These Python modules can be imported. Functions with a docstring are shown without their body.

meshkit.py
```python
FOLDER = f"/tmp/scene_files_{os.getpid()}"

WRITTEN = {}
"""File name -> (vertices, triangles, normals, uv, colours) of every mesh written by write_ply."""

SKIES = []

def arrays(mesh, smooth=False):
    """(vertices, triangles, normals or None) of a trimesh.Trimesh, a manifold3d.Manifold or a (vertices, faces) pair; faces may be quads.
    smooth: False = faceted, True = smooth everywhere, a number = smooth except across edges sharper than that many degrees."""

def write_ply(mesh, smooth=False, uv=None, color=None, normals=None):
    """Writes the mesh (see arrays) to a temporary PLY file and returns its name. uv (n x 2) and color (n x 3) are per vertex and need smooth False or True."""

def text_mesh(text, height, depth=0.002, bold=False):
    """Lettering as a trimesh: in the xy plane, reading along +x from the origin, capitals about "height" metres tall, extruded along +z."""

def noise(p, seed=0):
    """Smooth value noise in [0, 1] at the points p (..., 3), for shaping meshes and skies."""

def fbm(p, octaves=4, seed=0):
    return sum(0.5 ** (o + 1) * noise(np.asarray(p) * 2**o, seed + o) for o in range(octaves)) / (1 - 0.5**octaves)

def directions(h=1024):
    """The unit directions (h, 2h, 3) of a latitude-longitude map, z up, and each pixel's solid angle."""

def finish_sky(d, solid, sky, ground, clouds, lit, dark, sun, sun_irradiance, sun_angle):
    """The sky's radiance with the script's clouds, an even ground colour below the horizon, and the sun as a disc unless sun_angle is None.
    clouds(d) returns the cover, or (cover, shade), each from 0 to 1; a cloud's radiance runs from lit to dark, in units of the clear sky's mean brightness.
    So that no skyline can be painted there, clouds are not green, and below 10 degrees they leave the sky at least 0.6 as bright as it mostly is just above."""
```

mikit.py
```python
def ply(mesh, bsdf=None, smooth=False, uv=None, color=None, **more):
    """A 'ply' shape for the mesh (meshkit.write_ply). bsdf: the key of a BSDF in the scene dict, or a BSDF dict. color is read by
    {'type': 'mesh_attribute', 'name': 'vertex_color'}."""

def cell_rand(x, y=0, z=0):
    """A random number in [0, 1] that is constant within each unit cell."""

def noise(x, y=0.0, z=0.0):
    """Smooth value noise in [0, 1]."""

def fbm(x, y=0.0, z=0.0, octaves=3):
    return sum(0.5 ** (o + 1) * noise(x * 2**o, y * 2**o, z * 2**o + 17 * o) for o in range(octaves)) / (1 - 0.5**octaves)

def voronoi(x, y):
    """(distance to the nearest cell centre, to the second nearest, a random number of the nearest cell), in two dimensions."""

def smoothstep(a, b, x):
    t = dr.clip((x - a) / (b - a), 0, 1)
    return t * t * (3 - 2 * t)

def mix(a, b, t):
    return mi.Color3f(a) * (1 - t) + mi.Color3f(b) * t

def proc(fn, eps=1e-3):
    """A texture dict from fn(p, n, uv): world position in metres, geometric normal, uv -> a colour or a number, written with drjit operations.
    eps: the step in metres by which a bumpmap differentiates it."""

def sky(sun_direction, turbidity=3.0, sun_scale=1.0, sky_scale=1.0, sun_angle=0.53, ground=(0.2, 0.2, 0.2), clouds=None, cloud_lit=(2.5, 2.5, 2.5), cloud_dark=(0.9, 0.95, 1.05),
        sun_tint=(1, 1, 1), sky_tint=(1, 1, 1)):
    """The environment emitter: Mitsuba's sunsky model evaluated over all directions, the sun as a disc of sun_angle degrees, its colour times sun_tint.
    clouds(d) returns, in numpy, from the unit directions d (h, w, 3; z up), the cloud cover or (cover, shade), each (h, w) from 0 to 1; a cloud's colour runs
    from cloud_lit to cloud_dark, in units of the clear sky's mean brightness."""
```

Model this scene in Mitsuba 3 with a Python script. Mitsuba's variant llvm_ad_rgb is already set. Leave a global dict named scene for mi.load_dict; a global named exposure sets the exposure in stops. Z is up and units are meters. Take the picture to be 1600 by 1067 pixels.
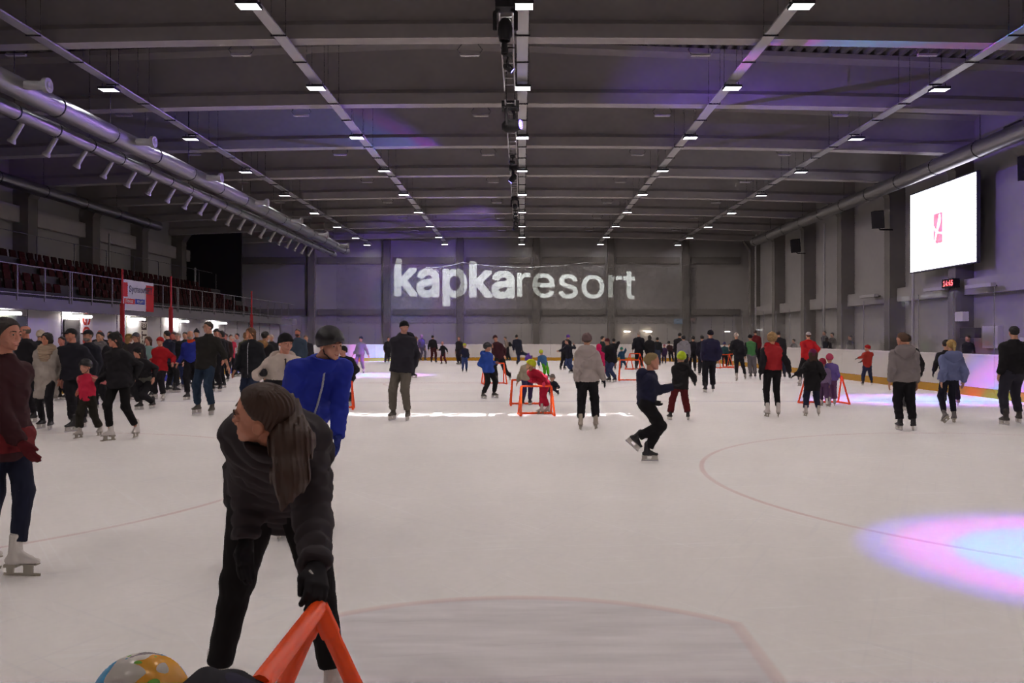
import math, random
import numpy as np
import trimesh, shapely
from shapely import affinity
from shapely.geometry import Polygon, box as sbox
import mitsuba as mi
import drjit as dr
import mikit, meshkit

# ------------------------------------------------------------------ camera, light levels, exposure
scene, labels = {}, {}
T = mi.ScalarTransform4f
W, HT, FOC, VPX, VPY, EYE = 1600.0, 1067.0, 1280.0, 815.0, 528.0, 1.6
exposure = 0.0
scene['camera'] = {'type': 'perspective', 'fov': math.degrees(2 * math.atan(W / 2 / FOC)), 'fov_axis': 'x', 'near_clip': 0.05, 'far_clip': 400.0,
                   'principal_point_offset_x': -(VPX - W / 2) / W, 'principal_point_offset_y': -(VPY - HT / 2) / HT,
                   'to_world': T().look_at(origin=[0, 0, EYE], target=[0, 10, EYE], up=[0, 0, 1])}
LAMP = [198.0, 174.0, 164.0]           # ceiling LED panels, radiance
TUBE = [62.0, 56.0, 47.0]              # tubes under the gallery
FARTUBE = [14.0, 13.0, 11.0]
SCREEN = [2.6, 2.6, 2.9]
SCREEN_RED = [0.95, 0.09, 0.16]
GOBO_WALL, GOBO_ICE = 4000.0, 800.0
# stage-light beams: colour, radiance they add to white ice, cut-off angle, even angle
WASH = {'violet': ((0.10, 0.03, 1.0), 0.62, 10.8, 8.6), 'pink': ((1.0, 0.03, 0.40), 0.50, 9.2, 7.4), 'core': ((0.02, 0.72, 1.0), 0.75, 6.7, 4.9), 'added_violet': ((0.26, 0.12, 1.0), 1.0, 62.0, 20.0)}


def at(px, py, d):
    """The point at distance d along the hall that the pixel shows."""
    return np.array([(px - VPX) * d / FOC, d, EYE + (VPY - py) * d / FOC])


def ground(px, py):
    d = EYE * FOC / (py - VPY)
    return np.array([(px - VPX) * d / FOC, d, 0.0])


# ------------------------------------------------------------------ scene helpers
def numbered(name):
    if name not in TAKEN:
        TAKEN[name] = 0
        return name
    TAKEN[name] += 1
    return f'{name}_{TAKEN[name]:03d}'


TAKEN = {}


def thing(name, label=None, cat=None, group=None, kind=None):
    key = numbered(name)
    d = {}
    if label: d['label'] = label
    if cat: d['category'] = cat
    if group: d['group'] = group
    if kind: d['kind'] = kind
    labels[key] = d
    return key


def obj(name, mesh, m, parent=None, smooth=False, label=None, tw=None, uv=None, emit=None, **kw):
    key = numbered(parent + '__' + name if parent else name)
    s = dict(mesh) if isinstance(mesh, dict) else mikit.ply(mesh, smooth=smooth, uv=uv)
    s['bsdf'] = {'type': 'ref', 'id': m}
    if tw is not None: s['to_world'] = tw
    if emit is not None: s['emitter'] = {'type': 'area', 'radiance': {'type': 'rgb', 'value': list(emit)}, 'sampling_weight': kw.get('weight', 1.0)}
    scene[key] = s
    d = {}
    if label: d['label'] = label
    for k in ('category', 'group', 'kind'):
        if k in kw: d[k] = kw[k]
    if d: labels[key] = d
    return key


def hexlin(c):
    c = c.lstrip('#')
    v = np.array([int(c[i:i + 2], 16) for i in (0, 2, 4)]) / 255.0
    return [float(x) for x in np.where(v < 0.04045, v / 12.92, ((v + 0.055) / 1.055) ** 2.4)]


def flat(c, rough=0.8, spec=0.25, metal=0.0, **kw):
    """A plain material of one colour, one entry per colour."""
    key = f"mat_{c.lstrip('#')}_{int(rough * 100)}_{int(metal * 100)}" + ''.join(f'_{k}{int(v * 100)}' for k, v in kw.items())
    if key not in scene:
        scene[key] = {'type': 'twosided', 'bsdf': {'type': 'principled', 'base_color': {'type': 'rgb', 'value': hexlin(c)}, 'roughness': rough, 'specular': spec, 'metallic': metal, **kw}}
    return key


def bx(x0, y0, z0, x1, y1, z1):
    b = trimesh.creation.box(extents=[abs(x1 - x0), abs(y1 - y0), abs(z1 - z0)])
    b.apply_translation([(x0 + x1) / 2, (y0 + y1) / 2, (z0 + z1) / 2])
    return b


def cat(ms):
    return trimesh.util.concatenate([m for m in ms])


def frame_of(d):
    d = np.asarray(d, float) / np.linalg.norm(d)
    a = np.cross(d, [0, 0, 1.0] if abs(d[2]) < 0.9 else [1.0, 0, 0])
    a /= np.linalg.norm(a)
    return a, np.cross(d, a), d


def tube(pts, r, sides=10, caps=True):
    """A round tube along the points; r a number or one per point."""
    p = np.asarray(pts, float)
    r = np.broadcast_to(r, (len(p),))
    t = np.gradient(p, axis=0)
    t /= np.linalg.norm(t, axis=1, keepdims=True)
    a, b, _ = frame_of(t[0])
    ang = np.arange(sides) * 2 * np.pi / sides
    vs = []
    for i in range(len(p)):
        a = a - t[i] * (a @ t[i]); a /= np.linalg.norm(a); b = np.cross(t[i], a)
        vs.append(p[i] + r[i] * (np.cos(ang)[:, None] * a + np.sin(ang)[:, None] * b))
    v = np.vstack(vs); f = []
    for i in range(len(p) - 1):
        for j in range(sides):
            k = (j + 1) % sides
            f += [[i * sides + j, i * sides + k, (i + 1) * sides + k], [i * sides + j, (i + 1) * sides + k, (i + 1) * sides + j]]
    if caps:
        n = len(v); v = np.vstack([v, p[:1], p[-1:]])
        for j in range(sides):
            k = (j + 1) % sides
            f += [[n, k, j], [n + 1, (len(p) - 1) * sides + j, (len(p) - 1) * sides + k]]
    return trimesh.Trimesh(v, np.array(f), process=False)


def prism_y(profile, y0, y1):
    """A closed (x, z) outline swept from y0 to y1."""
    m = trimesh.creation.extrude_polygon(Polygon(profile), y1 - y0, engine='earcut')
    m.apply_transform(np.array([[1, 0, 0, 0], [0, 0, -1, y1], [0, 1, 0, 0], [0, 0, 0, 1.0]]))
    return m


def polys(g):
    return [q for q in getattr(g, 'geoms', [g]) if q.area > 1e-9]


def text_shape(text, height, bold=False):
    m = meshkit.text_mesh(text, height, depth=0.002, bold=bold)
    up = m.face_normals[:, 2] > 0.5
    tri = m.vertices[m.faces[up]][:, :, :2]
    return shapely.union_all([Polygon(t).buffer(1e-5) for t in tri])


# ------------------------------------------------------------------ procedural materials
def two(d): return {'type': 'twosided', 'bsdf': d}


def concrete_fn(base, amp, scale, tint=(0.97, 0.985, 1.0)):
    def fn(p, n, uv):
        v = mikit.fbm(p.x * scale, p.y * scale, p.z * scale, 3)
        w = mikit.noise(p.x * scale * 9, p.y * scale * 9, p.z * scale * 9)
        return mi.Color3f(*base) * (1 + amp * (v - 0.5) * 2 + amp * 0.6 * (w - 0.5))
    return fn


scene['mat_girder'] = two({'type': 'principled', 'base_color': mikit.proc(concrete_fn((0.35, 0.325, 0.32), 0.14, 0.9)), 'roughness': 0.9, 'specular': 0.2})
scene['mat_panel'] = two({'type': 'principled', 'base_color': mikit.proc(concrete_fn((0.30, 0.288, 0.28), 0.10, 0.6)), 'roughness': 0.85, 'specular': 0.2})
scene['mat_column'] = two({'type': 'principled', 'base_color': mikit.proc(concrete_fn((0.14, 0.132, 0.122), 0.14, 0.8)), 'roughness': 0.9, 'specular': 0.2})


def ice_fn(p, n, uv):
    x, y = p.x, p.y
    # skate cuts: thin pale and grey streaks in several directions, mottling of shaved ice
    def cuts(a, s, stretch):
        c, d = math.cos(a), math.sin(a)
        u, v = x * c + y * d, -x * d + y * c
        return mikit.noise(u * s, v * s * stretch)
    c1 = mikit.smoothstep(0.80, 0.97, cuts(0.15, 1.3, 26)); c2 = mikit.smoothstep(0.82, 0.97, cuts(1.1, 1.1, 30)); c3 = mikit.smoothstep(0.82, 0.97, cuts(-0.6, 1.2, 28)); c4 = mikit.smoothstep(0.84, 0.97, cuts(2.2, 0.9, 34))
    mott = mikit.fbm(x * 0.55, y * 0.55, 0.0, 3) - 0.5
    col = mi.Color3f(0.80, 0.785, 0.77) * (1 + 0.10 * mott + 0.025 * (mikit.noise(x * 23, y * 23) - 0.5))
    col = mikit.mix(col, mi.Color3f(0.86, 0.86, 0.86), 0.35 * (c1 + c4))
    col = mikit.mix(col, mi.Color3f(0.66, 0.66, 0.69), 0.16 * (c2 + c3))
    def ring(cx, cy, r, w): return 1 - mikit.smoothstep(w * 0.5, w * 0.5 + 0.03, dr.abs(dr.sqrt(dr.square(x - cx) + dr.square(y - cy)) - r))
    red, blue = mi.Color3f(0.60, 0.42, 0.41), mi.Color3f(0.52, 0.52, 0.62)
    worn = 0.55 + 0.45 * mikit.noise(x * 1.7, y * 1.7)
    circ = mi.Float(0)
    for cx in (-7.3, 6.65):
        for cy in (9.3, 49.2): circ = dr.maximum(circ, ring(cx, cy, 4.5, 0.03))
    circ = dr.maximum(circ, ring(-0.35, 29.2, 4.5, 0.05) * 0.8)
    col = mikit.mix(col, red, 0.55 * circ * worn)
    def band(y0, y1): return mikit.smoothstep(y0 - 0.05, y0, y) * (1 - mikit.smoothstep(y1, y1 + 0.05, y))
    col = mikit.mix(col, blue, 0.45 * worn * (band(20.55, 20.85) + band(37.3, 37.6)))
    col = mikit.mix(col, red, 0.5 * worn * (band(29.05, 29.35) + band(46.6, 46.7) + band(3.18, 3.23)))
    # goal crease: worn blue-grey paint with a thin red edge
    gx, gy, cx = 0.0, 3.2, mi.Float(x) + 0.02
    rr = dr.sqrt(dr.square(cx) + dr.square(y - gy))
    inside = dr.maximum(dr.abs(cx) - 1.22, rr - 1.85)
    inside = dr.maximum(inside, gy - y)
    crease = 1 - mikit.smoothstep(-0.03, 0.03, inside)
    edge = 1 - mikit.smoothstep(0.02, 0.055, dr.abs(inside))
    streak = mikit.fbm(x * 2.2, y * 11.0, 3.0, 3) - 0.5
    grey = mi.Color3f(0.675, 0.655, 0.675) * (1 + 0.30 * streak)
    col = mikit.mix(col, grey, crease * (0.9 + 0.2 * c1))
    col = mikit.mix(col, mi.Color3f(0.68, 0.50, 0.48), 0.38 * edge)
    return col


scene['mat_ice'] = {'type': 'principled', 'base_color': mikit.proc(ice_fn), 'roughness': 0.55, 'specular': 0.22}


scene['mat_duct'] = two({'type': 'principled', 'base_color': {'type': 'rgb', 'value': [0.27, 0.265, 0.27]}, 'roughness': 0.37, 'metallic': 0.95})
scene['mat_galv'] = two({'type': 'principled', 'base_color': {'type': 'rgb', 'value': [0.52, 0.51, 0.52]}, 'roughness': 0.45, 'metallic': 0.4})
scene['mat_glass'] = {'type': 'thindielectric', 'int_ior': 1.5}
BLACK = flat('151416', 0.6)
DARK = flat('26252a', 0.7)
LIGHTGREY = flat('a5a3a4', 0.6)
WHITE = flat('d9d6d2', 0.6)
STEEL = flat('b9b9bd', 0.3, metal=0.9)
EMIT = flat('e8e8e8', 0.6)
BOARDW = flat('c9c5c2', 0.45, 0.4)
YELLOW = flat('a87a18', 0.5, 0.4)

# ------------------------------------------------------------------ the hall: floor, walls, roof
XL, XR, YB, YF = -24.7, 18.5, 66.6, -10.0          # left wall, right wall, far wall, wall behind the camera
RL, RR, RN, RF, RC = -13.2, 12.5, -1.2, 57.6, 7.0  # rink edge: left, right, near, far, corner radius


def deck_z(x): return 11.6 - 0.039 * abs(x + 3.1)


def rink_path(n=14):
    """Plan of the inner face of the boards, counter-clockwise from the near left."""
    pts = []
    for cx, cy, a0 in ((RR - RC, RN + RC, -90), (RR - RC, RF - RC, 0), (RL + RC, RF - RC, 90), (RL + RC, RN + RC, 180)):
        for k in range(n + 1):
            a = math.radians(a0 + 90 * k / n)
            pts.append((cx + RC * math.cos(a), cy + RC * math.sin(a)))
    return pts


ice_poly = Polygon(rink_path())
m = trimesh.creation.extrude_polygon(ice_poly, 0.05, engine='earcut'); m.apply_translation([0, 0, -0.05])
obj('floor', m, 'mat_ice', label='scratched white indoor ice rink surface with faint worn lines', kind='structure')
m = trimesh.creation.extrude_polygon(sbox(XL, YF, XR, YB).difference(ice_poly.buffer(0.06)), 0.08, engine='earcut'); m.apply_translation([0, 0, -0.10])
obj('floor_concrete', m, flat('6a6664', 0.8), label='grey concrete floor around the ice', kind='structure')
obj('wall_left', bx(XL - 0.2, YF, -0.1, XL, YB, 12), 'mat_panel', label='pale concrete panel wall behind the seating stand', kind='structure')
obj('wall_right', bx(XR, YF, -0.1, XR + 0.2, YB, 12), 'mat_panel', label='pale concrete panel wall along the right of the hall', kind='structure')
obj('wall_back', bx(XL, YB, -0.1, XR, YB + 0.2, 12), 'mat_panel', label='pale concrete wall closing the far end of the hall', kind='structure')
obj('wall_front', bx(XL, YF - 0.2, -0.1, XR, YF, 12), 'mat_panel', label='pale concrete wall behind the viewer', kind='structure')
# horizontal and vertical joints of the far wall's panels (recesses shown as narrow dark gaps between rails)
# corrugated roof deck, ribs running along the hall
xs, pr = [], []
x = XL
while x < XR:
    pr += [(x, 0.0), (x + 0.13, 0.0), (x + 0.19, 0.16), (x + 0.32, 0.16)]
    x += 0.38
top = [(px_, deck_z(px_) + dz) for px_, dz in pr]
v, f = [], []
for px_, z in top: v += [(px_, YF, z), (px_, YB, z)]
for i in range(len(top) - 1): f += [[2 * i, 2 * i + 1, 2 * i + 3], [2 * i, 2 * i + 3, 2 * i + 2]]
obj('ceiling', trimesh.Trimesh(v, f, process=False), flat('6a6764', 0.7), label='corrugated steel roof deck over the girders', kind='structure')
# I-shaped prestressed girders across the hall
BEAMS = [21.55 + 6.0 * k for k in range(-5, 8)]
NX = np.linspace(XL, XR, 49)


def sag(x): return -0.0010 * (x * x)


def girder(y):
    """Bottom flange, web and top flange, one closed I-section swept across the hall."""
    secs = []
    for x in NX:
        zb, zt = 9.42 + sag(x), deck_z(x) - 0.005
        prof = [(-0.24, zb), (0.24, zb), (0.24, zb + 0.36), (0.085, zb + 0.52), (0.085, zt - 0.30), (0.30, zt - 0.16), (0.30, zt), (-0.30, zt), (-0.30, zt - 0.16), (-0.085, zt - 0.30), (-0.085, zb + 0.52), (-0.24, zb + 0.36)]
        secs.append([(x, y + a, z) for a, z in prof])
    v = np.array(secs).reshape(-1, 3); n = 12; f = []
    for i in range(len(NX) - 1):
        for j in range(n):
            k = (j + 1) % n
            f += [[i * n + j, (i + 1) * n + j, (i + 1) * n + k], [i * n + j, (i + 1) * n + k, i * n + k]]
    return trimesh.Trimesh(v, np.array(f), process=False)


for y in BEAMS:
    key = thing('roof_beam', 'deep grey concrete roof girder spanning the hall', kind='structure')
    obj('girder', girder(y), 'mat_girder', key)
# columns along both walls, with corbels, and the ledge beams between them
COLS = [y for y in BEAMS if y > 5]
for y in COLS:
    key = thing('column_right', 'square concrete column on the right wall', kind='structure')
    obj('shaft', bx(17.75, y - 0.05, 0, XR, y + 0.55, 9.2), 'mat_column', key)
    obj('corbel', prism_y([(17.2, 9.2), (XR, 9.2), (XR, 8.4), (17.75, 8.4)], y - 0.05, y + 0.55), 'mat_column', key)
for y in COLS:
    key = thing('column_left', 'square concrete column on the left wall', kind='structure')
    obj('shaft', bx(XL, y + 0.2, 0, -23.95, y + 1.0, 9.2), 'mat_column', key)
    obj('corbel', prism_y([(XL, 9.2), (-23.4, 9.2), (-23.95, 8.4), (XL, 8.4)], y + 0.2, y + 1.0), 'mat_column', key)
for i, y in enumerate(COLS[:-1]):
    obj('ledge_beam_right', bx(18.1, y + 0.55, 3.35, XR, y + 5.95, 4.0), 'mat_panel', kind='structure', label='concrete ledge between right wall columns')
    obj('lintel_left', bx(XL, y + 1.0, 7.2, XL + 0.35, y + 6.2, 8.0), 'mat_girder', kind='structure', label='concrete lintel between left wall columns')
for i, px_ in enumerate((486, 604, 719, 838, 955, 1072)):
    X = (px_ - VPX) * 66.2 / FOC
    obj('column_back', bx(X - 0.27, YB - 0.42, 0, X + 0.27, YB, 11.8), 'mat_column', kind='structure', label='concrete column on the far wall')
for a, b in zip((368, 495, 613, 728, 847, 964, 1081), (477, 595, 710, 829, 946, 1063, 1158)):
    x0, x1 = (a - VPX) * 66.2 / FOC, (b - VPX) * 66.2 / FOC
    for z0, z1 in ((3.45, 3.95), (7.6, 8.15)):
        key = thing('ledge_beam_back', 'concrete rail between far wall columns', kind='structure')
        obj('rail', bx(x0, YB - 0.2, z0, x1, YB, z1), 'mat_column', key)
obj('wall_dark', bx(XL, 60.2, 2.6, -20.6, 60.4, 11.0), flat('232126', 0.9), label='dark upright sheet beside the end of the seating stand', kind='structure')  # one flat dark sheet stands for the dark corner region

# ------------------------------------------------------------------ boards round the ice, panel by panel, with glass
boards = thing('rink_boards', 'white rink boards with a yellow kick strip around the ice', 'boards')
ring = np.array(rink_path(10) + [rink_path(10)[0]])
seg = np.linalg.norm(np.diff(ring, axis=0), axis=1)
cum = np.concatenate([[0], np.cumsum(seg)])


def along(s):
    s = np.atleast_1d(s) % cum[-1]
    return np.stack([np.interp(s, cum, ring[:, 0]), np.interp(s, cum, ring[:, 1])], 1)


def strip(s0, s1, z0, z1, t0, t1, n=4):
    """A curved slab that follows the boards, t measured outwards from the inner face."""
    ss = np.linspace(s0, s1, n)
    p = along(ss); e = along(ss + 0.01) - along(ss - 0.01); e /= np.linalg.norm(e, axis=1, keepdims=True)
    o = np.stack([e[:, 1], -e[:, 0]], 1)
    v, f = [], []
    for i in range(n):
        for t, z in ((t0, z0), (t1, z0), (t1, z1), (t0, z1)): v.append([*(p[i] + o[i] * t), z])
    for i in range(n - 1):
        for j in range(4):
            k = (j + 1) % 4
            f += [[4 * i + j, 4 * i + k, 4 * i + 4 + k], [4 * i + j, 4 * i + 4 + k, 4 * i + 4 + j]]
    f += [[0, 2, 1], [0, 3, 2], [4 * n - 4, 4 * n - 3, 4 * n - 2], [4 * n - 4, 4 * n - 2, 4 * n - 1]]
    return trimesh.Trimesh(v, f, process=False)


def sheet(s0, s1, z0, z1, t, n=4):
    ss = np.linspace(s0, s1, n); p = along(ss); e = along(ss + 0.01) - along(ss - 0.01); e /= np.linalg.norm(e, axis=1, keepdims=True)
    o = np.stack([e[:, 1], -e[:, 0]], 1); q = p + o * t
    v = [[*a, z] for a in q for z in (z0, z1)]
    f = []
    for i in range(n - 1): f += [[2 * i, 2 * i + 2, 2 * i + 3], [2 * i, 2 * i + 3, 2 * i + 1]]
    return trimesh.Trimesh(v, f, process=False)


NP = 76
step = cum[-1] / NP
for i in range(NP):
    s0, s1 = i * step + 0.006, (i + 1) * step - 0.006
    c = along((s0 + s1) / 2)[0]
    obj('panel', strip(s0, s1, 0.24, 1.12, 0.0, 0.06), BOARDW, boards)
    kick = YELLOW
    if c[0] < -12.5 and 12 < c[1] < 50: kick = flat(('a87a18', '24309a', 'a87a18', 'b8481c')[i % 4], 0.5, 0.4)
    if c[0] > 12 and 19.4 < c[1] < 21.6: kick = YELLOW
    obj('kick_plate', strip(s0, s1, 0.0, 0.235, -0.012, 0.06), kick, boards)
    obj('cap_rail', strip(s0, s1, 1.12, 1.16, -0.03, 0.09), flat('d6d2d2', 0.45, 0.4), boards)
    if c[0] > 5 or c[1] > 45:
        obj('pane', sheet(s0 + 0.02, s1 - 0.02, 1.17, 2.95, 0.03), 'mat_glass', boards)
        q = along(s0 - 0.006)[0]
        obj('post', bx(q[0] - 0.009, q[1] - 0.009, 1.16, q[0] + 0.009, q[1] + 0.009, 2.95), flat('6c6a6e', 0.5), boards)
# ------------------------------------------------------------------ ceiling lamps, cable trays
ROWX = [-12.25, -6.1, 0.02, 6.25, 12.4]
LAMPY = [18.3 + 6.02 * k for k in range(-3, 8)] + [65.0]
ROWNAME = ['row beside the twin ducts', 'second row from the stand', 'middle row above the truss', 'fourth row from the stand', 'row nearest the screen']
def ordinal(i, n): return ['first', 'second', 'third', 'fourth', 'fifth', 'sixth', 'seventh', 'eighth', 'ninth', 'tenth', 'eleventh', 'twelfth', 'thirteenth', 'fourteenth', 'fifteenth', 'sixteenth', 'seventeenth', 'eighteenth', 'nineteenth', 'twentieth'][i]


housing = mikit.ply(cat([bx(-0.25, -0.19, 0.02, 0.25, 0.19, 0.07), bx(-0.25, -0.19, 0, -0.235, 0.19, 0.02), bx(0.235, -0.19, 0, 0.25, 0.19, 0.02), bx(-0.25, -0.19, 0, 0.25, -0.178, 0.02), bx(-0.25, 0.178, 0, 0.25, 0.19, 0.02)]))
diffuser = mikit.ply(trimesh.Trimesh([[-0.235, -0.178, 0.004], [0.235, -0.178, 0.004], [0.235, 0.178, 0.004], [-0.235, 0.178, 0.004]], [[0, 2, 1], [0, 3, 2]], process=False))
stem = mikit.ply(cat([bx(-0.2, -0.01, 0.07, -0.18, 0.01, 0.2), bx(0.18, -0.01, 0.07, 0.2, 0.01, 0.2)]))
for r, x in enumerate(ROWX):
    for i, y in enumerate(LAMPY):
        z = 9.0 if abs(x) < 10 else 8.95
        seen = i - 3
        where = f'{ordinal(seen, 9)} lamp from the viewer' if 0 <= seen < 9 else 'out of view overhead'
        key = thing('ceiling_lamp', f'glowing LED panel, {where}, {ROWNAME[r]}', 'ceiling lamp', 'LED panels in rows under the roof')
        tw = T().translate([x, y, z])
        obj('housing', housing, DARK, key, tw=tw)
        obj('diffuser', diffuser, EMIT, key, tw=tw, emit=LAMP)
        obj('hanger', stem, DARK, key, tw=tw)
tray = cat([bx(-0.15, -2, 0, 0.15, 66.4, 0.012), bx(-0.15, -2, 0, -0.142, 66.4, 0.045), bx(0.142, -2, 0, 0.15, 66.4, 0.045)])
tray_ply = mikit.ply(tray)
brks = [mikit.ply(cat([bx(-0.19, -0.02, -0.03, 0.19, 0.02, -0.002), bx(-0.184, -0.004, -0.03, -0.176, 0.004, deck_z(x) - 9.19), bx(0.176, -0.004, -0.03, 0.184, 0.004, deck_z(x) - 9.19)])) for x in ROWX]
for r, x in enumerate(ROWX):
    key = thing('cable_tray', f'long galvanised cable tray above the {ROWNAME[r]}', 'cable tray', 'cable trays under the roof')
    obj('tray', tray_ply, 'mat_galv', key, tw=T().translate([x, 0, 9.2]))
    for y in np.arange(10.55, 66, 2.0):
        obj('bracket', brks[r], DARK, key, tw=T().translate([x, float(y), 9.2]))
# unlit slim fittings between the rows
slim = mikit.ply(cat([bx(-0.27, -0.05, 0, 0.27, 0.05, 0.045)])); slim2 = mikit.ply(bx(-0.25, -0.045, -0.012, 0.25, 0.045, 0))
wires = [mikit.ply(cat([tube([(-0.25, 0, 0.04), (-0.34, 0, 0.16), (-0.13, 0, 0.42)], 0.008, 5), tube([(0.25, 0, 0.04), (0.34, 0, 0.16), (0.13, 0, 0.42)], 0.008, 5), bx(-0.134, -0.004, 0.40, -0.126, 0.004, deck_z(x) + 0.03 - 9.25), bx(0.126, -0.004, 0.40, 0.134, 0.004, deck_z(x) + 0.03 - 9.25)])) for x in (-13.7, -7.6, -1.4, 4.85, 11.0)]
for c, x in enumerate((-13.7, -7.6, -1.4, 4.85, 11.0)):
    for i, k in enumerate(range(7)):
        key = thing('slim_lamp', f'unlit slim ceiling fitting, {ordinal(i, 7)} in the {ordinal(c, 5)} line from the stand', 'slim lamp', 'unlit slim fittings under the girders')
        tw = T().translate([x, 22.2 + 6.05 * k, 9.25])
        obj('housing', slim, LIGHTGREY, key, tw=tw); obj('cover', slim2, WHITE, key, tw=tw); obj('hanger', wires[c], DARK, key, tw=tw)

# ------------------------------------------------------------------ lighting truss with moving heads
def truss(y0, y1, x0=-0.50, x1=-0.20, z=8.85):
    ms = [tube([(x, y0, z), (x, y1, z)], 0.022, 8) for x in (x0, x1)]
    return ms, [tube([(x0, y, z), (x1, y, z)], 0.013, 6) for y in np.arange(y0 + 0.3, y1, 0.62)]


for n, (y0, y1) in enumerate(((14.5, 24.0), (25.0, 33.0), (35.5, 43.0), (44.5, 51.0))):
    key = thing('ladder_truss', f'grey ladder truss with rungs under the middle lamp row, {ordinal(n, 4)} section from the viewer', 'truss', 'ladder truss sections')
    rails, rungs = truss(y0, y1)
    for q in rails: obj('rail', q, 'mat_galv', key, smooth=40)
    for q in rungs: obj('rung', q, 'mat_galv', key, smooth=40)
    obj('hanger', cat([bx(-0.50, y, 8.85, -0.48, y + 0.03, 11.6) for y in (y0 + 1, y1 - 1)] + [bx(-0.22, y, 8.85, -0.20, y + 0.03, 11.6) for y in (y0 + 1, y1 - 1)]), DARK, key)


def lathe(profile, n=20):
    """(r, z) outline turned about z, closed."""
    p = np.asarray(profile, float); a = np.arange(n) * 2 * np.pi / n
    v = np.stack([p[:, None, 0] * np.cos(a), p[:, None, 0] * np.sin(a), np.broadcast_to(p[:, None, 1], (len(p), n))], -1).reshape(-1, 3)
    f = []
    for i in range(len(p) - 1):
        for j in range(n):
            k = (j + 1) % n
            f += [[i * n + j, i * n + k, (i + 1) * n + k], [i * n + j, (i + 1) * n + k, (i + 1) * n + j]]
    return trimesh.Trimesh(v, f, process=False)


def place(mesh, pos, d, s=1.0):
    """The mesh with its z axis turned to the direction d, its origin at pos."""
    a, b, d = frame_of(d)
    M = np.eye(4); M[:3, 0], M[:3, 1], M[:3, 2], M[:3, 3] = a * s, b * s, d * s, pos
    q = mesh.copy(); q.apply_transform(M)
    return q


def spot(key, pos, target, rgb, inten, cut, beam, weight):
    scene[key] = {'type': 'spot', 'to_world': T().look_at(origin=[float(v) for v in pos], target=[float(v) for v in target], up=[0, 1, 0.01]), 'intensity': {'type': 'rgb', 'value': [c * inten for c in rgb]},
                  'cutoff_angle': cut, 'beam_width': beam, 'sampling_weight': weight}


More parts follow.
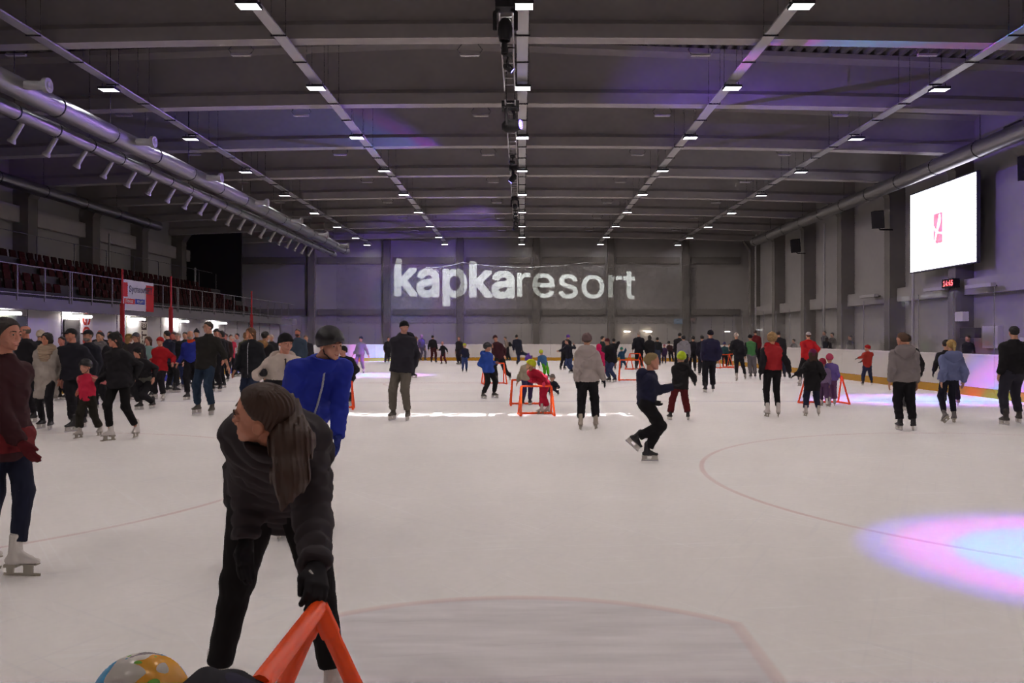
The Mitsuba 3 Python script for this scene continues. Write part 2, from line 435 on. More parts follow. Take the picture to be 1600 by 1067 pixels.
def moving_head(pos, target, label, size=1.0):
    """Base on the truss, yoke arms, tilting head; returns (key, lens centre)."""
    key = thing('moving_head', label, 'stage light')
    pos = np.array(pos, float); d = np.array(target, float) - pos; d /= np.linalg.norm(d)
    obj('base', cat([bx(pos[0] - 0.17 * size, pos[1] - 0.14 * size, pos[2] + 0.32 * size, pos[0] + 0.17 * size, pos[1] + 0.14 * size, pos[2] + 0.46 * size), tube([pos + [0, 0, 0.46 * size], [pos[0], pos[1], 8.84]], 0.02, 6), tube([(-0.52, pos[1], 8.84), (-0.18, pos[1], 8.84)], 0.03, 6)]), BLACK, key)
    side = np.cross(d, [0, 0, 1.0]); side /= np.linalg.norm(side) if np.linalg.norm(side) > 0.2 else 1
    if np.linalg.norm(side) < 0.3: side = np.array([1.0, 0, 0])
    for s in (-1, 1):
        a = pos + side * s * 0.18 * size
        obj('yoke_arm', tube([pos + side * s * 0.10 * size + [0, 0, 0.33 * size], a + [0, 0, 0.28 * size], a + [0, 0, 0.02], a + [0, 0, -0.04]], 0.035 * size, 8), BLACK, key, smooth=50)
    head = lathe([(0.001, -0.17), (0.07, -0.16), (0.115, -0.10), (0.125, 0.0), (0.125, 0.12), (0.10, 0.17), (0.10, 0.22), (0.085, 0.22), (0.08, 0.17), (0.001, 0.17)])
    head.apply_scale([size] * 3)
    obj('head', place(head, pos, d), BLACK, key, smooth=40)
    return key, pos + d * 0.24 * size, d


def wash(pos, target, label, gain, weight=4.0, show=None, cone=1.0, added_violet=12.0, size=1.0, wide=25.0, added_aim=None):
    """An LED wash light: a violet beam, a pink ring round a cyan heart (an added disc keeps the pink out of the middle), and an added violet spot with its own aim."""
    key, lens, d = moving_head(pos, target, label, size)
    ms = []
    for k in range(19):
        r, a = (0, 0) if k == 0 else ((0.036, k * math.pi / 3) if k < 7 else (0.072, k * math.pi / 6))
        ms.append(lathe([(0.001, -0.02), (0.013, -0.02), (0.013, -0.001), (0.001, 0.0)], 8))
        ms[-1].apply_translation([r * math.cos(a), r * math.sin(a), 0])
    obj('led_lens', place(cat(ms), pos + d * 0.226 * size, d, size * 1.12), EMIT, key, emit=show or (1.3, 1.2, 9.0), weight=0.3)
    base = np.array(pos, float) + d * 0.30 * size
    L = np.linalg.norm(np.array(target, float) - base); power = gain * math.pi / 0.8 * L * L / max(abs(d[2]), 0.35)
    for name in ('violet', 'pink', 'core'):
        rgb, add, cut, beam = WASH[name]
        spot(f'light_{key}_{name}', base + d * {'violet': 0.1, 'pink': 0.0, 'core': 0.1}[name], target, rgb, power * add, cut * cone, beam * cone, weight)
    obj('added_stop_disc', place(lathe([(0.0001, 0.0), (0.05 * math.tan(math.radians(6.2 * cone)), 0.0), (0.0001, 0.001)], 16), base + d * 0.05, d), BLACK, key)  # added disc, blocks the middle of the pink beam to leave a ring
    rgb, add, cut, beam = WASH['added_violet']
    if added_violet: spot(f'light_{key}_added_violet', base + d * 0.1, added_aim or target, rgb, added_violet, wide, wide * 0.5, 3.0)  # added violet spot, aimed apart from the lens to tint ducts, walls and roof
    return key


def gobo(pos, target, shape_pts, plate_r, label, inten, weight, size=1.0):
    """A projector whose front plate has the lettering cut out of it: the light through the holes writes on what it falls on.
    shape_pts: a shapely shape and a function from its coordinates to points of the hall."""
    key, lens, d = moving_head(pos, target, label, size)
    shape, to3d = shape_pts
    dist = 0.12
    src = pos + d * 0.33 * size
    a, b, _ = frame_of(d)

    def flatten(ring_):
        q = np.array([to3d(u, v) for u, v in np.asarray(ring_.coords)]) - src
        w = q @ d
        return np.stack([q @ a / w * dist, q @ b / w * dist], 1)
    holes = shapely.union_all([Polygon(flatten(g.exterior), [flatten(h) for h in g.interiors]).buffer(0) for g in polys(shape.segmentize(0.25))])
    plate = shapely.geometry.Point(0, 0).buffer(plate_r, 24).difference(holes)
    ms = [trimesh.creation.extrude_polygon(q, 0.0004, engine='earcut') for q in polys(plate)]
    obj('gobo_plate', place(cat(ms), src + d * dist, d), BLACK, key)
    obj('lens_tube', place(lathe([(plate_r + 0.004, -0.07), (plate_r + 0.004, dist + 0.03), (plate_r - 0.001, dist + 0.03), (plate_r - 0.001, -0.07)], 24), src, d), BLACK, key, smooth=40)
    ang = math.degrees(math.atan(plate_r / dist)) * 0.98
    spot(f'light_{key}', src, src + d, (0.90, 1.0, 0.98), inten, ang, ang * 0.97, weight)
    return key


def logo_shape(width, bold_w=0.0):
    """The projected resort lettering: heavy first half, lighter second half; baseline at 0, scaled to the given width."""
    a = text_shape('kapka', 1.0, True).buffer(0.028); b = text_shape('resort', 1.0).buffer(0.014)
    b = affinity.translate(b, a.bounds[2] + 0.07 - b.bounds[0], 0)
    s = shapely.union_all([a, b]); x0, _, x1, _ = s.bounds
    return affinity.scale(affinity.translate(s, -x0, 0), width / (x1 - x0), width / (x1 - x0), origin=(0, 0))


WX0, WX1 = (617 - VPX) * 66.2 / FOC, (993 - VPX) * 66.2 / FOC
word = logo_shape(1.0)


def on_wall(u, v):
    return np.array([WX0 + (WX1 - WX0) * u, 66.2, 5.20 - 0.33 * u + v * (WX1 - WX0) * (1.06 - 0.16 * u)])


def on_ice(u, v):
    return np.array([-3.78 + 6.1 * u, 16.78 + v * 6.1 * 1.02, 0.0])


TX = -0.35
wash((TX, 25.7, 8.25), (12.6, 19.6, 8.6), 'black stage light with glowing violet lens facing the camera, under the middle truss', 0.5, show=(0.9, 0.6, 8.0), added_violet=420, added_aim=(18.5, 29.5, 6.0), wide=24, size=1.6)
gobo(np.array([TX, 17.6, 8.25]), (-0.72, 17.0, 0.0), (word, on_ice), 0.062, 'big black stage light hanging nearest the camera below the middle truss', GOBO_ICE, 14.0, 1.25)
wash((TX, 34.5, 8.35), (-6.6, 35.3, 0.0), 'black stage light aimed down at the ice, third along the middle truss', 2.4, added_violet=420, added_aim=(-12.75, 21.0, 9.0), wide=24, cone=1.5)
gobo(np.array([TX, 42.0, 8.35]), (-0.6, 66.2, 6.1), (word, on_wall), 0.062, 'black stage light aimed at the far wall, fourth along the middle truss', GOBO_WALL, 40.0)
wash((TX, 50.0, 8.35), (-10.6, 57.4, 0.75), 'black stage light aimed at the left end of the far boards, last along the truss', 2.4, added_violet=700, added_aim=(-12.75, 26.0, 9.0), wide=22, cone=1.1)
wash((TX, 46.5, 8.4), (-9.5, 66.6, 5.0), 'added small stage light tinting the left part of the far wall violet', 0.03, size=0.6, added_violet=480, wide=26)  # extra lamp added to turn this stretch of wall violet
wash((TX, 20.4, 8.35), (10.4, 21.2, 0.0), 'small black stage light between the two largest ones', 1.0, size=0.7, added_violet=80, added_aim=(12.0, 35.0, 10.0), wide=20)
wash((TX, 6.6, 8.35), (4.3, 5.9, 0.0), 'black stage light above the camera aimed at the near right ice', 1.0, added_violet=0)
wash((TX, 32.2, 8.5), (-6.6, 33.0, 9.6), 'small black stage light aimed up at the left cable tray', 0.12, size=0.6, added_violet=160, cone=1.6, added_aim=(-12.75, 30.0, 8.6), wide=36)

# ------------------------------------------------------------------ ventilation ducts
def duct(name, x, z, r, y0, y1, label, step_, phase=0.0, clamp_m=BLACK):
    key = thing(name, label, 'duct')
    ys = np.linspace(y0, y1, 40)
    obj('pipe', tube([(x, y, z) for y in ys], r, 28), 'mat_duct', key, smooth=40)
    for y in np.arange(y0 + phase, y1, step_):
        obj('clamp', tube([(x, y - 0.018, z), (x, y + 0.018, z)], r + 0.012, 28), clamp_m, key, smooth=40)
    obj('hanger', cat([bx(x - 0.006, y - 0.006, z + r, x + 0.006, y + 0.006, deck_z(x)) for y in np.arange(y0 + phase, y1, step_ * 2)]), DARK, key)
    return key


A = duct('air_duct', -12.75, 7.93, 0.285, 6, 59.5, 'thick round steel duct, the upper of the twin ducts on the left, with side nozzles', 3.0, 1.4)
B = duct('air_duct', -13.5, 7.62, 0.205, 6, 59.0, 'thinner round steel duct hanging below the thick one, with downward nozzles', 1.9, 0.6)
C = duct('air_duct', -22.0, 8.35, 0.28, 10, 49.6, 'round steel duct high along the left wall above the red seats', 3.4, 0.5)
D = duct('air_duct', 16.45, 8.40, 0.31, 10, 57.9, 'round steel duct along the right wall above the bright screen', 3.1, 0.8)
obj('grille', bx(16.45 - 0.16, 26.8, 8.40 + 0.24, 16.45 + 0.16, 27.7, 8.40 + 0.33), BLACK, D)
noz = mikit.ply(cat([tube([(0, 0, 0), (0, 0, 0.55)], 0.075, 14), lathe([(0.075, 0.50), (0.115, 0.56), (0.118, 0.62), (0.06, 0.625), (0.001, 0.60)], 14)]), smooth=40)
for k in range(20):
    y = 22.3 + 1.63 * k
    tw = T().translate([-13.5, y, 7.62]).rotate([0, 1, 0], 180 + 30)
    obj('nozzle', noz, LIGHTGREY, B, tw=tw @ T().translate([0, 0, 0.19]))
noz2 = mikit.ply(cat([tube([(0, 0, 0), (0, 0, 0.62)], 0.115, 16), tube([(0, 0, 0.56), (0, 0, 0.67)], 0.19, 20), lathe([(0.10, 0.672), (0.11, 0.68), (0.08, 0.70), (0.05, 0.68), (0.001, 0.675)], 16)]), smooth=40)
for k in range(7):
    y = 20.6 + 5.95 * k
    obj('nozzle', noz2, LIGHTGREY, A, tw=T().translate([-12.75, y, 7.95]).rotate([0, 1, 0], 90) @ T().translate([0, 0, 0.2]))

# ------------------------------------------------------------------ seating stand on the left
stand = thing('seating_stand', 'dark stepped concrete stand with steel railing on the left', 'stand')
GX, GZ = -16.5, 2.95
obj('slab', bx(-23.93, 4, 2.6, GX, 60, GZ), flat('5a585b', 0.8), stand)
obj('fascia', bx(GX - 0.001, 4, 2.55, GX + 0.03, 60, GZ + 0.02), flat('6a686d', 0.8), stand)
for k in range(5):
    obj('tier', bx(-23.93, 18, GZ + 0.42 * k, -18.3 - 0.85 * k, 59, GZ + 0.42 * (k + 1)), flat('3b393b', 0.9), stand)
obj('wall', bx(-17.3, 4, -0.1, -17.15, 58, 2.6), flat('c4c0c6', 0.7), stand, label='white lower wall under the stand')
for i, y in enumerate(np.arange(20.0, 56, 2.1)):
    obj('joint', bx(-17.16, y, 0, -17.135, y + 0.03, 2.6), flat('55535a', 0.8), stand)
# railing
rail = thing('railing', 'grey steel railing along the front edge of the seating stand', 'railing')
for z in (GZ + 1.06, GZ + 0.12):
    obj('rail', tube([(GX + 0.05, 16, z), (GX + 0.05, 59, z)], 0.019, 8), flat('7d7b80', 0.5), rail, smooth=40)
obj('rail', tube([(-21.9, 22, GZ + 3.25), (-21.9, 58, GZ + 3.25)], 0.016, 8), flat('5d5b60', 0.5), rail, smooth=40)
for i, y in enumerate(np.arange(20.5, 59, 1.55)):
    obj('post', bx(GX + 0.03, y, GZ - 0.1, GX + 0.07, y + 0.035, GZ + 1.06), flat('7d7b80', 0.5), rail)
    if i % 3 == 0: obj('post', bx(GX + 0.03, y + 0.16, GZ - 0.1, GX + 0.07, y + 0.195, GZ + 1.06), flat('7d7b80', 0.5), rail)
    if i % 2 == 0: obj('post', bx(-21.92, y + 1, GZ + 2.0, -21.88, y + 1.03, GZ + 3.25), flat('5d5b60', 0.5), rail)
# seats, one by one
seat_m = cat([bx(-0.2, -0.21, 0.40, 0.22, 0.21, 0.44), bx(-0.05, -0.03, 0, 0.05, 0.03, 0.40)])
bp = [(-0.19, 0.42), (-0.21, 0.44), (-0.27, 0.80), (-0.25, 0.84), (-0.21, 0.80), (-0.16, 0.44)]
back_m = prism_y(bp, -0.21, 0.21)
SEAT, BACK = mikit.ply(seat_m), mikit.ply(back_m)
SEATRED = (flat('260a0c', 0.8, 0.08), flat('2d0c0e', 0.8, 0.08), flat('20090a', 0.8, 0.08))
rng = random.Random(4)
BACKUP = mikit.ply(cat([back_m, bx(-0.19, -0.2, 0.45, -0.13, 0.2, 0.82)]))   # seat tipped up against its back
for k in range(5):
    row = ['front', 'second', 'third', 'fourth', 'top'][k]
    for i in range(58):
        y = 20.0 + 0.64 * i
        if 33.6 < y < 35.2: continue
        key = thing('stand_seat', f'dark red tip-up seat, {row} row of the stand, ' + ('left of the banner' if y < 33 else 'behind the banner' if y < 37 else 'right of the banner' if y < 45 else 'toward the far end'), 'seat', f'red seats in the {row} row of the stand')
        tw = T().translate([-18.75 - 0.85 * k, y, GZ + 0.42 * k if k else GZ])
        m_ = SEATRED[rng.randrange(3)]
        obj('backrest', BACK, m_, key, tw=tw); obj('seat', SEAT, m_, key, tw=tw)
# red posts at the rink's left side, pale pipes
for n, (px_, d) in enumerate(((191, 27.4), (267, 30.5), (393, 40.5))):
    X = (px_ - VPX) * d / FOC
    key = thing('red_post', f'red padded steel post beside the left boards, {("left of the banner letters", "between banner and crowd", "nearest the far wall")[n]}', 'post', 'red posts by the left boards')
    obj('pad', tube([(X, d, 1.0), (X, d, 2.75)], 0.075, 12), flat('7d1418', 0.6), key, smooth=40)
    obj('pole', tube([(X, d, 0.0), (X, d, 3.9)], 0.035, 10), flat('8b2024', 0.5), key, smooth=40)
# lamps under the gallery
def tube_lamp(pos, length, label, rad, axis=1, fx=0.05):
    key = thing('wall_lamp', label, 'wall lamp', 'glowing tube lamps at low level')
    x, y, z = pos; h = length / 2
    e = (0.07, h, 0.04) if axis == 1 else (h, 0.07, 0.04)
    obj('tube', tube([(x - e[0] * (axis == 0) * 0.94, y - e[1] * 0.94 * (axis == 1), z), (x + e[0] * 0.94 * (axis == 0), y + e[1] * 0.94 * (axis == 1), z)], 0.055, 10), EMIT, key, emit=rad)
    obj('bracket', bx(x - (e[0] if axis == 0 else 0.06), y - (e[1] if axis == 1 else 0.06), z + 0.06, x + (e[0] if axis == 0 else 0.06), y + (e[1] if axis == 1 else 0.06), z + 0.10), LIGHTGREY, key)


for n, (px_, d) in enumerate(((14, 26.9), (129, 31.3), (216, 35.9), (284, 40.4), (347, 45.6))):
    tube_lamp(((px_ - VPX) * d / FOC + 0.0, d, 2.42), 1.3 if n != 3 else 1.6, f'glowing white tube lamp under the stand, {ordinal(n, 5)} from the left edge', TUBE)
tube_lamp((-17.0, 25.6, 2.0), 1.0, 'second short tube lamp low at the left edge under the stand', TUBE)
# doors and posters on the lower wall
def low_wall(px0, px1, py0, py1, m_, name, label, catg, deep=0.04):
    X = -17.13
    d0, d1 = X * FOC / (px0 - VPX), X * FOC / (px1 - VPX)
    z0, z1 = EYE + (VPY - py1) * d1 / FOC, EYE + (VPY - py0) * d0 / FOC
    key = thing(name, label, catg)
    obj('board', bx(X, d0, max(z0, 0.0), X + deep, d1, z1), m_, key)
    return key, (X + deep, d0, d1, z0, z1)


k1, _ = low_wall(99, 123, 499, 560, flat('211f24', 0.7), 'black_door', 'black doorway in the white wall under the stand', 'door')
k2, q = low_wall(124, 143, 486, 560, flat('cfc9c4', 0.6), 'poster', 'narrow pale banner with red upright letters on the lower wall', 'poster')
txt = trimesh.util.concatenate([trimesh.creation.extrude_polygon(g, 0.01, engine='earcut') for g in polys(text_shape('GOAL', 0.52, True))])
def stand_text(mesh_shape, x, d, z, up):
    """Lettering on a wall facing +x; its reading direction runs up (or down) the wall."""
    v = mesh_shape.vertices.copy()
    w = np.stack([x + v[:, 2], d + (v[:, 1] if up else -v[:, 1]) * (-1), z + (v[:, 0] if up else -v[:, 0])], 1)
    return trimesh.Trimesh(w, mesh_shape.faces, process=False)


obj('lettering', stand_text(txt, q[0], (q[1] + q[2]) / 2 + (-0.27), q[4] - 0.02, False), flat('a83428', 0.6), k2)
k3, q = low_wall(197, 229, 494, 560, flat('dbd6c8', 0.6), 'poster', 'cream banner with dark upright letters lit by the lamp above it', 'poster')
txt = trimesh.util.concatenate([trimesh.creation.extrude_polygon(g, 0.01, engine='earcut') for g in polys(text_shape('HOSTEL', 0.44, True))])
obj('lettering', stand_text(txt, q[0], q[2] - 0.12, q[4] - 2.32, True), flat('33201f', 0.6), k3)
k4, _ = low_wall(292, 312, 499, 560, flat('b5b0ba', 0.7), 'door_panel', 'pale door in the white wall beside the third lamp', 'door')
k5, _ = low_wall(-6, 40, 492, 560, flat('3f4440', 0.5), 'lit_window', 'dark glazed opening under the lamp at the left edge', 'window')
# banner on the railing
bn = thing('banner', 'white banner with red corner and small red logo hung on the stand railing', 'banner')
bx0, by0, by1 = GX + 0.10, 33.65, 36.5
bz = lambda z: GZ - 0.20 + z * 0.9
def ban(y0, y1, z0, z1, m_, name, t=0.004, wav=None):
    n = 12; ys = np.linspace(y0, y1, n); v = []; f = []
    for y in ys:
        o = 0.02 * math.sin(y * 5.0)
        v += [[bx0 + o + t, y, z0], [bx0 + o + t, y, z1]]
    for i in range(n - 1): f += [[2 * i, 2 * i + 2, 2 * i + 3], [2 * i, 2 * i + 3, 2 * i + 1]]
    return obj(name, trimesh.Trimesh(v, f, process=False), m_, bn)


BH = 1.42
ban(by0, by1, bz(0), bz(BH), flat('c8c6cc', 0.6), 'cloth', 0.0)
ban(by1 - 0.75, by1, bz(0), bz(BH * 0.9), flat('a82026', 0.6), 'red_corner', 0.006)
ban(by0 + 0.08, by0 + 0.42, bz(0.62), bz(1.28), flat('b0242c', 0.6), 'logo_square', 0.006)
ban(by0 + 0.15, by0 + 1.12, bz(0.30), bz(0.55), flat('b8383c', 0.6), 'red_box', 0.006)
ban(by0 + 1.15, by0 + 1.95, bz(0.32), bz(0.57), flat('2c3a8c', 0.6), 'blue_box', 0.006)
def yz_text(s, h, x, y, z, m_, name, parent, bold=False, depth=0.004, flip=False):
    t = meshkit.text_mesh(s, h, depth=depth, bold=bold); v = t.vertices
    w = np.stack([np.full(len(v), x) + (v[:, 2] if not flip else -v[:, 2]), y + (v[:, 0] if not flip else -v[:, 0]), z + v[:, 1]], 1)
    return obj(name, trimesh.Trimesh(w, t.faces, process=False), m_, parent)


yz_text('SychrovNET', 0.27, bx0 + 0.03, by0 + 0.50, bz(0.86), flat('3a3a48', 0.6), 'lettering', bn)
yz_text('fitness', 0.15, bx0 + 0.03, by0 + 0.22, bz(0.36), WHITE, 'lettering', bn)
yz_text('resort', 0.15, bx0 + 0.03, by0 + 1.22, bz(0.38), WHITE, 'lettering', bn)

# ------------------------------------------------------------------ right wall: screen, clock, speakers, pipes, units
scr = thing('video_screen', 'large glowing white video screen with a red logo on the right wall', 'screen')
SX, S0, S1, Z0, Z1 = 17.62, 31.75, 37.15, 4.56, 8.05
obj('cabinet', bx(SX + 0.01, S0 - 0.05, Z0 - 0.05, 17.76, S1 + 0.05, Z1 + 0.05), flat('3c3c48', 0.5), scr)
obj('display', trimesh.Trimesh([[SX, S0, Z0], [SX, S1, Z0], [SX, S1, Z1], [SX, S0, Z1]], [[0, 2, 1], [0, 3, 2]], process=False), EMIT, scr, emit=SCREEN, weight=4.0)
sy = lambda u: S1 - u * (S1 - S0)          # u from the left edge as seen
sz = lambda v_: Z1 - v_ * (Z1 - Z0)
def on_screen(shape, x, m_, name, emit):
    """A flat shape in (u from left, v from top) units of the screen."""
    ms = []
    for g in polys(shape):
        t = trimesh.creation.extrude_polygon(g, 0.001, engine='earcut'); up = t.face_normals[:, 2] > 0.5
        v = t.vertices; ms.append(trimesh.Trimesh(np.stack([np.full(len(v), x), sy(v[:, 0]), sz(v[:, 1])], 1), t.faces[up], process=False))
    mm = cat(ms)
    if mm.face_normals[:, 0].mean() > 0: mm.invert()
    return obj(name, mm, m_, scr, emit=emit, weight=0.3)


sq = Polygon([(0.395, 0.335), (0.53, 0.335), (0.53, 0.70), (0.395, 0.70)])
swoosh = shapely.union_all([shapely.geometry.LineString([(0.405, 0.70), (0.44, 0.56), (0.475, 0.42), (0.485, 0.365)]).buffer(0.012), shapely.geometry.LineString([(0.485, 0.365), (0.498, 0.40), (0.485, 0.47), (0.44, 0.56)]).buffer(0.009),
                            shapely.geometry.LineString([(0.395, 0.49), (0.42, 0.535), (0.46, 0.57), (0.535, 0.59)]).buffer(0.010)])
on_screen(sq.difference(swoosh), SX - 0.004, EMIT, 'logo', SCREEN_RED)
tx = text_shape('SychrovNET', 0.052); tx = affinity.translate(affinity.scale(tx, 0.62, -1, origin=(0, 0)), 0.35, 0.80)
on_screen(tx, SX - 0.004, EMIT, 'lettering', (0.80, 0.83, 0.95))
clk = thing('clock', 'small black clock with red digits below the bright screen', 'clock')
cx_, cd = 17.45, 33.6
obj('case', bx(cx_, cd - 0.42, 3.66, 17.75, cd + 0.42, 4.02), BLACK, clk)
t = meshkit.text_mesh('14:45', 0.22, depth=0.004, bold=True); v = t.vertices
obj('digits', trimesh.Trimesh(np.stack([cx_ - 0.002 - v[:, 2], cd + 0.33 - v[:, 0] * 0.92, 3.73 + v[:, 1]], 1), t.faces, process=False), EMIT, clk, emit=(3.0, 0.05, 0.05), weight=0.2)
def speaker(px_, py_, X, label, s=1.0, yaw=-35):
    d = X * FOC / (px_ - VPX); z = EYE + (VPY - py_) * d / FOC
    key = thing('loudspeaker', label, 'loudspeaker', 'wall loudspeakers')
    b = trimesh.creation.extrude_polygon(Polygon([(-0.30, -0.22), (0.30, -0.22), (0.22, 0.22), (-0.22, 0.22)]), 0.85, engine='earcut'); b.apply_translation([0, 0, -0.42])
    g = bx(-0.27, -0.235, -0.39, 0.27, -0.22, 0.39)
    M = T().translate([X, d, z]).rotate([0, 0, 1], yaw).rotate([1, 0, 0], 14).scale(s)
    obj('cabinet', b, BLACK, key, tw=M); obj('grille', g, flat('1c1b1d', 0.9), key, tw=M)
    obj('bracket', tube([(X, d + 0.1, z - 0.3 * s), (X + 0.15, d + 0.2, z - 0.48 * s), (17.85 if X > 0 else X - 0.6, d + 0.2, z - 0.48 * s)], 0.035, 8), BLACK, key, smooth=40)


speaker(1373, 343, 17.1, 'black loudspeaker on a bracket nearest the left side of the screen', 0.95)
speaker(1244, 384, 17.2, 'black loudspeaker on a bracket farther down the right wall', 0.95)
speaker(1606, 262, 17.1, 'black loudspeaker cut by the right edge of the picture', 0.95)
for n, (px_, X, z1) in enumerate(((1296, 18.0, 8.3), (1437, 17.9, 4.5), (1187, 17.7, 9.3))):
    d = X * FOC / (px_ - VPX)
    obj('drain_pipe', tube([(X - 0.3, d, 0.0), (X - 0.3, d, z1)], 0.06, 12), LIGHTGREY, smooth=40, category='pipe', label=('pale vertical pipe between two loudspeakers on the right wall', 'pale vertical pipe just below the left end of the screen', 'thin pale vertical pipe in the far right corner')[n])
for n, (px_, d, X, z1) in enumerate(((171, 47.0, -23.6, 7.6), (305, 58.2, -23.4, 6.6))):
    obj('drain_pipe', tube([((px_ - VPX) * d / FOC, d, 3.0), ((px_ - VPX) * d / FOC, d, z1)], 0.06, 12), LIGHTGREY, smooth=40, category='pipe', label=('pale vertical pipe behind the red seats', 'pale vertical pipe at the far end of the stand')[n])
for n, (px_, py_) in enumerate(((1360, 463), (1466, 452), (1535, 447))):
    X = 17.7; d = X * FOC / (px_ - VPX); z = EYE + (VPY - py_) * d / FOC
    key = thing('wall_unit', f'unlit slim lamp box on a bracket low on the right wall, {ordinal(n, 3)} from the corner', 'wall lamp', 'unlit slim lamp boxes on the right wall')
    obj('box', bx(X - 0.2, d - 0.9, z - 0.06, X, d + 0.9, z + 0.08), LIGHTGREY, key); obj('bracket', bx(X, d - 0.3, z - 0.02, XR, d + 0.3, z + 0.03), DARK, key)
def right_box(px0, py0, px1, py1, X, m_, name, label, catg, deep=0.25, **kw):
    d0, d1 = X * FOC / (px1 - VPX), X * FOC / (px0 - VPX); dm = (d0 + d1) / 2
    key = thing(name, label, catg)
    obj('case', bx(X, d0, EYE + (VPY - py1) * dm / FOC, X + deep, d1, EYE + (VPY - py0) * dm / FOC), m_, key)
    return key


right_box(1492, 487, 1504, 502, 17.5, WHITE, 'heater_box', 'small white box on the column below the clock', 'wall box')
right_box(1500, 512, 1523, 528, 17.5, flat('232329', 0.4), 'monitor', 'dark flat monitor beside the purple-lit notice on the right wall', 'monitor', 0.26)
right_box(1535, 509, 1559, 544, 18.3, flat('c9c6cc', 0.6), 'notice', 'square white notice lit violet on the right wall', 'notice', 0.21)
right_box(1593, 527, 1612, 560, 18.3, flat('c9c6cc', 0.6), 'notice', 'white notice lit violet behind the man at the right edge', 'notice', 0.21)
right_box(1022, 499, 1066, 508, 17.9, flat('9fb2c4', 0.6), 'notice', 'pale blue notice near the far right corner', 'notice', 0.21) if False else None
for n, (px_, py_) in enumerate(((1060, 502), (1083, 499))):
    p = at(px_, py_, 66.1)
    obj('notice', bx(p[0] - (0.35 if n == 0 else 0.2), 66.15, p[2] - (0.22 if n == 0 else 0.1), p[0] + (0.35 if n == 0 else 0.2), 66.2, p[2] + (0.22 if n == 0 else 0.1)), flat('8fa3b8' if n == 0 else '9a8680', 0.6), category='notice', label=('pale blue notice on the far wall', 'small brownish notice on the far wall')[n])
for n, (px_, py_) in enumerate(((980, 518), (1014, 518))):
    p = at(px_, py_, 66.0)
    tube_lamp((p[0], 66.1, p[2]), 0.5, f'glowing lamp on the far wall behind the skaters, {("left", "right")[n]} one of two', (36, 30, 21), 0)
pipe = [at(1515, 434, 30.5), at(1600, 420, 27.5), at(1680, 408, 25)]
obj('wall_cable', tube([(18.3, p[1], p[2]) for p in pipe], 0.04, 6), DARK, smooth=40, category='cable', label='dark pipe running along the right wall past the clock')
# safety net on sagging cables behind the far boards
net = thing('safety_net', 'fine dark safety net hanging from sagging cables behind the far boards', 'net', kind='stuff')
spans, NY = (-13.1, -8.6, -4.2, 4.6, 7.7, 12.4), 58.0
def net_top(x):
    k = max(i for i in range(5) if x >= spans[i] - 1e-6 or i == 0); t = (x - spans[k]) / (spans[k + 1] - spans[k])
    return 6.95 - 0.34 * 4 * t * (1 - t)
for k in range(5):
    xs_ = np.linspace(spans[k], spans[k + 1], 13)
    obj('cable', tube([(x, NY, net_top(min(x, spans[k + 1] - 1e-4))) for x in xs_], 0.011, 5), LIGHTGREY, net)
v, f = [], []
def cord(a, b, w):
    n_ = len(v); a, b = np.array(a), np.array(b); s_ = np.array([w, 0, 0]) if abs(a[0] - b[0]) < 1e-6 else np.array([0, 0, w]); q = np.array([0, w, 0])
    for p_ in (a, b): v.extend([p_ - s_, p_ + q, p_ + s_, p_ - q])
    for j in range(4): f.extend([[n_ + j, n_ + (j + 1) % 4, n_ + 4 + (j + 1) % 4], [n_ + j, n_ + 4 + (j + 1) % 4, n_ + 4 + j]])
for x in np.arange(-13.1, 12.4, 0.065): cord((x, NY, 2.6), (x, NY, net_top(x)), 0.0024)
for z in np.arange(2.6, 6.62, 0.065): cord((-13.1, NY, z), (12.4, NY, z), 0.0024)
obj('mesh', trimesh.Trimesh(v, f, process=False), flat('17171a', 0.9), net)
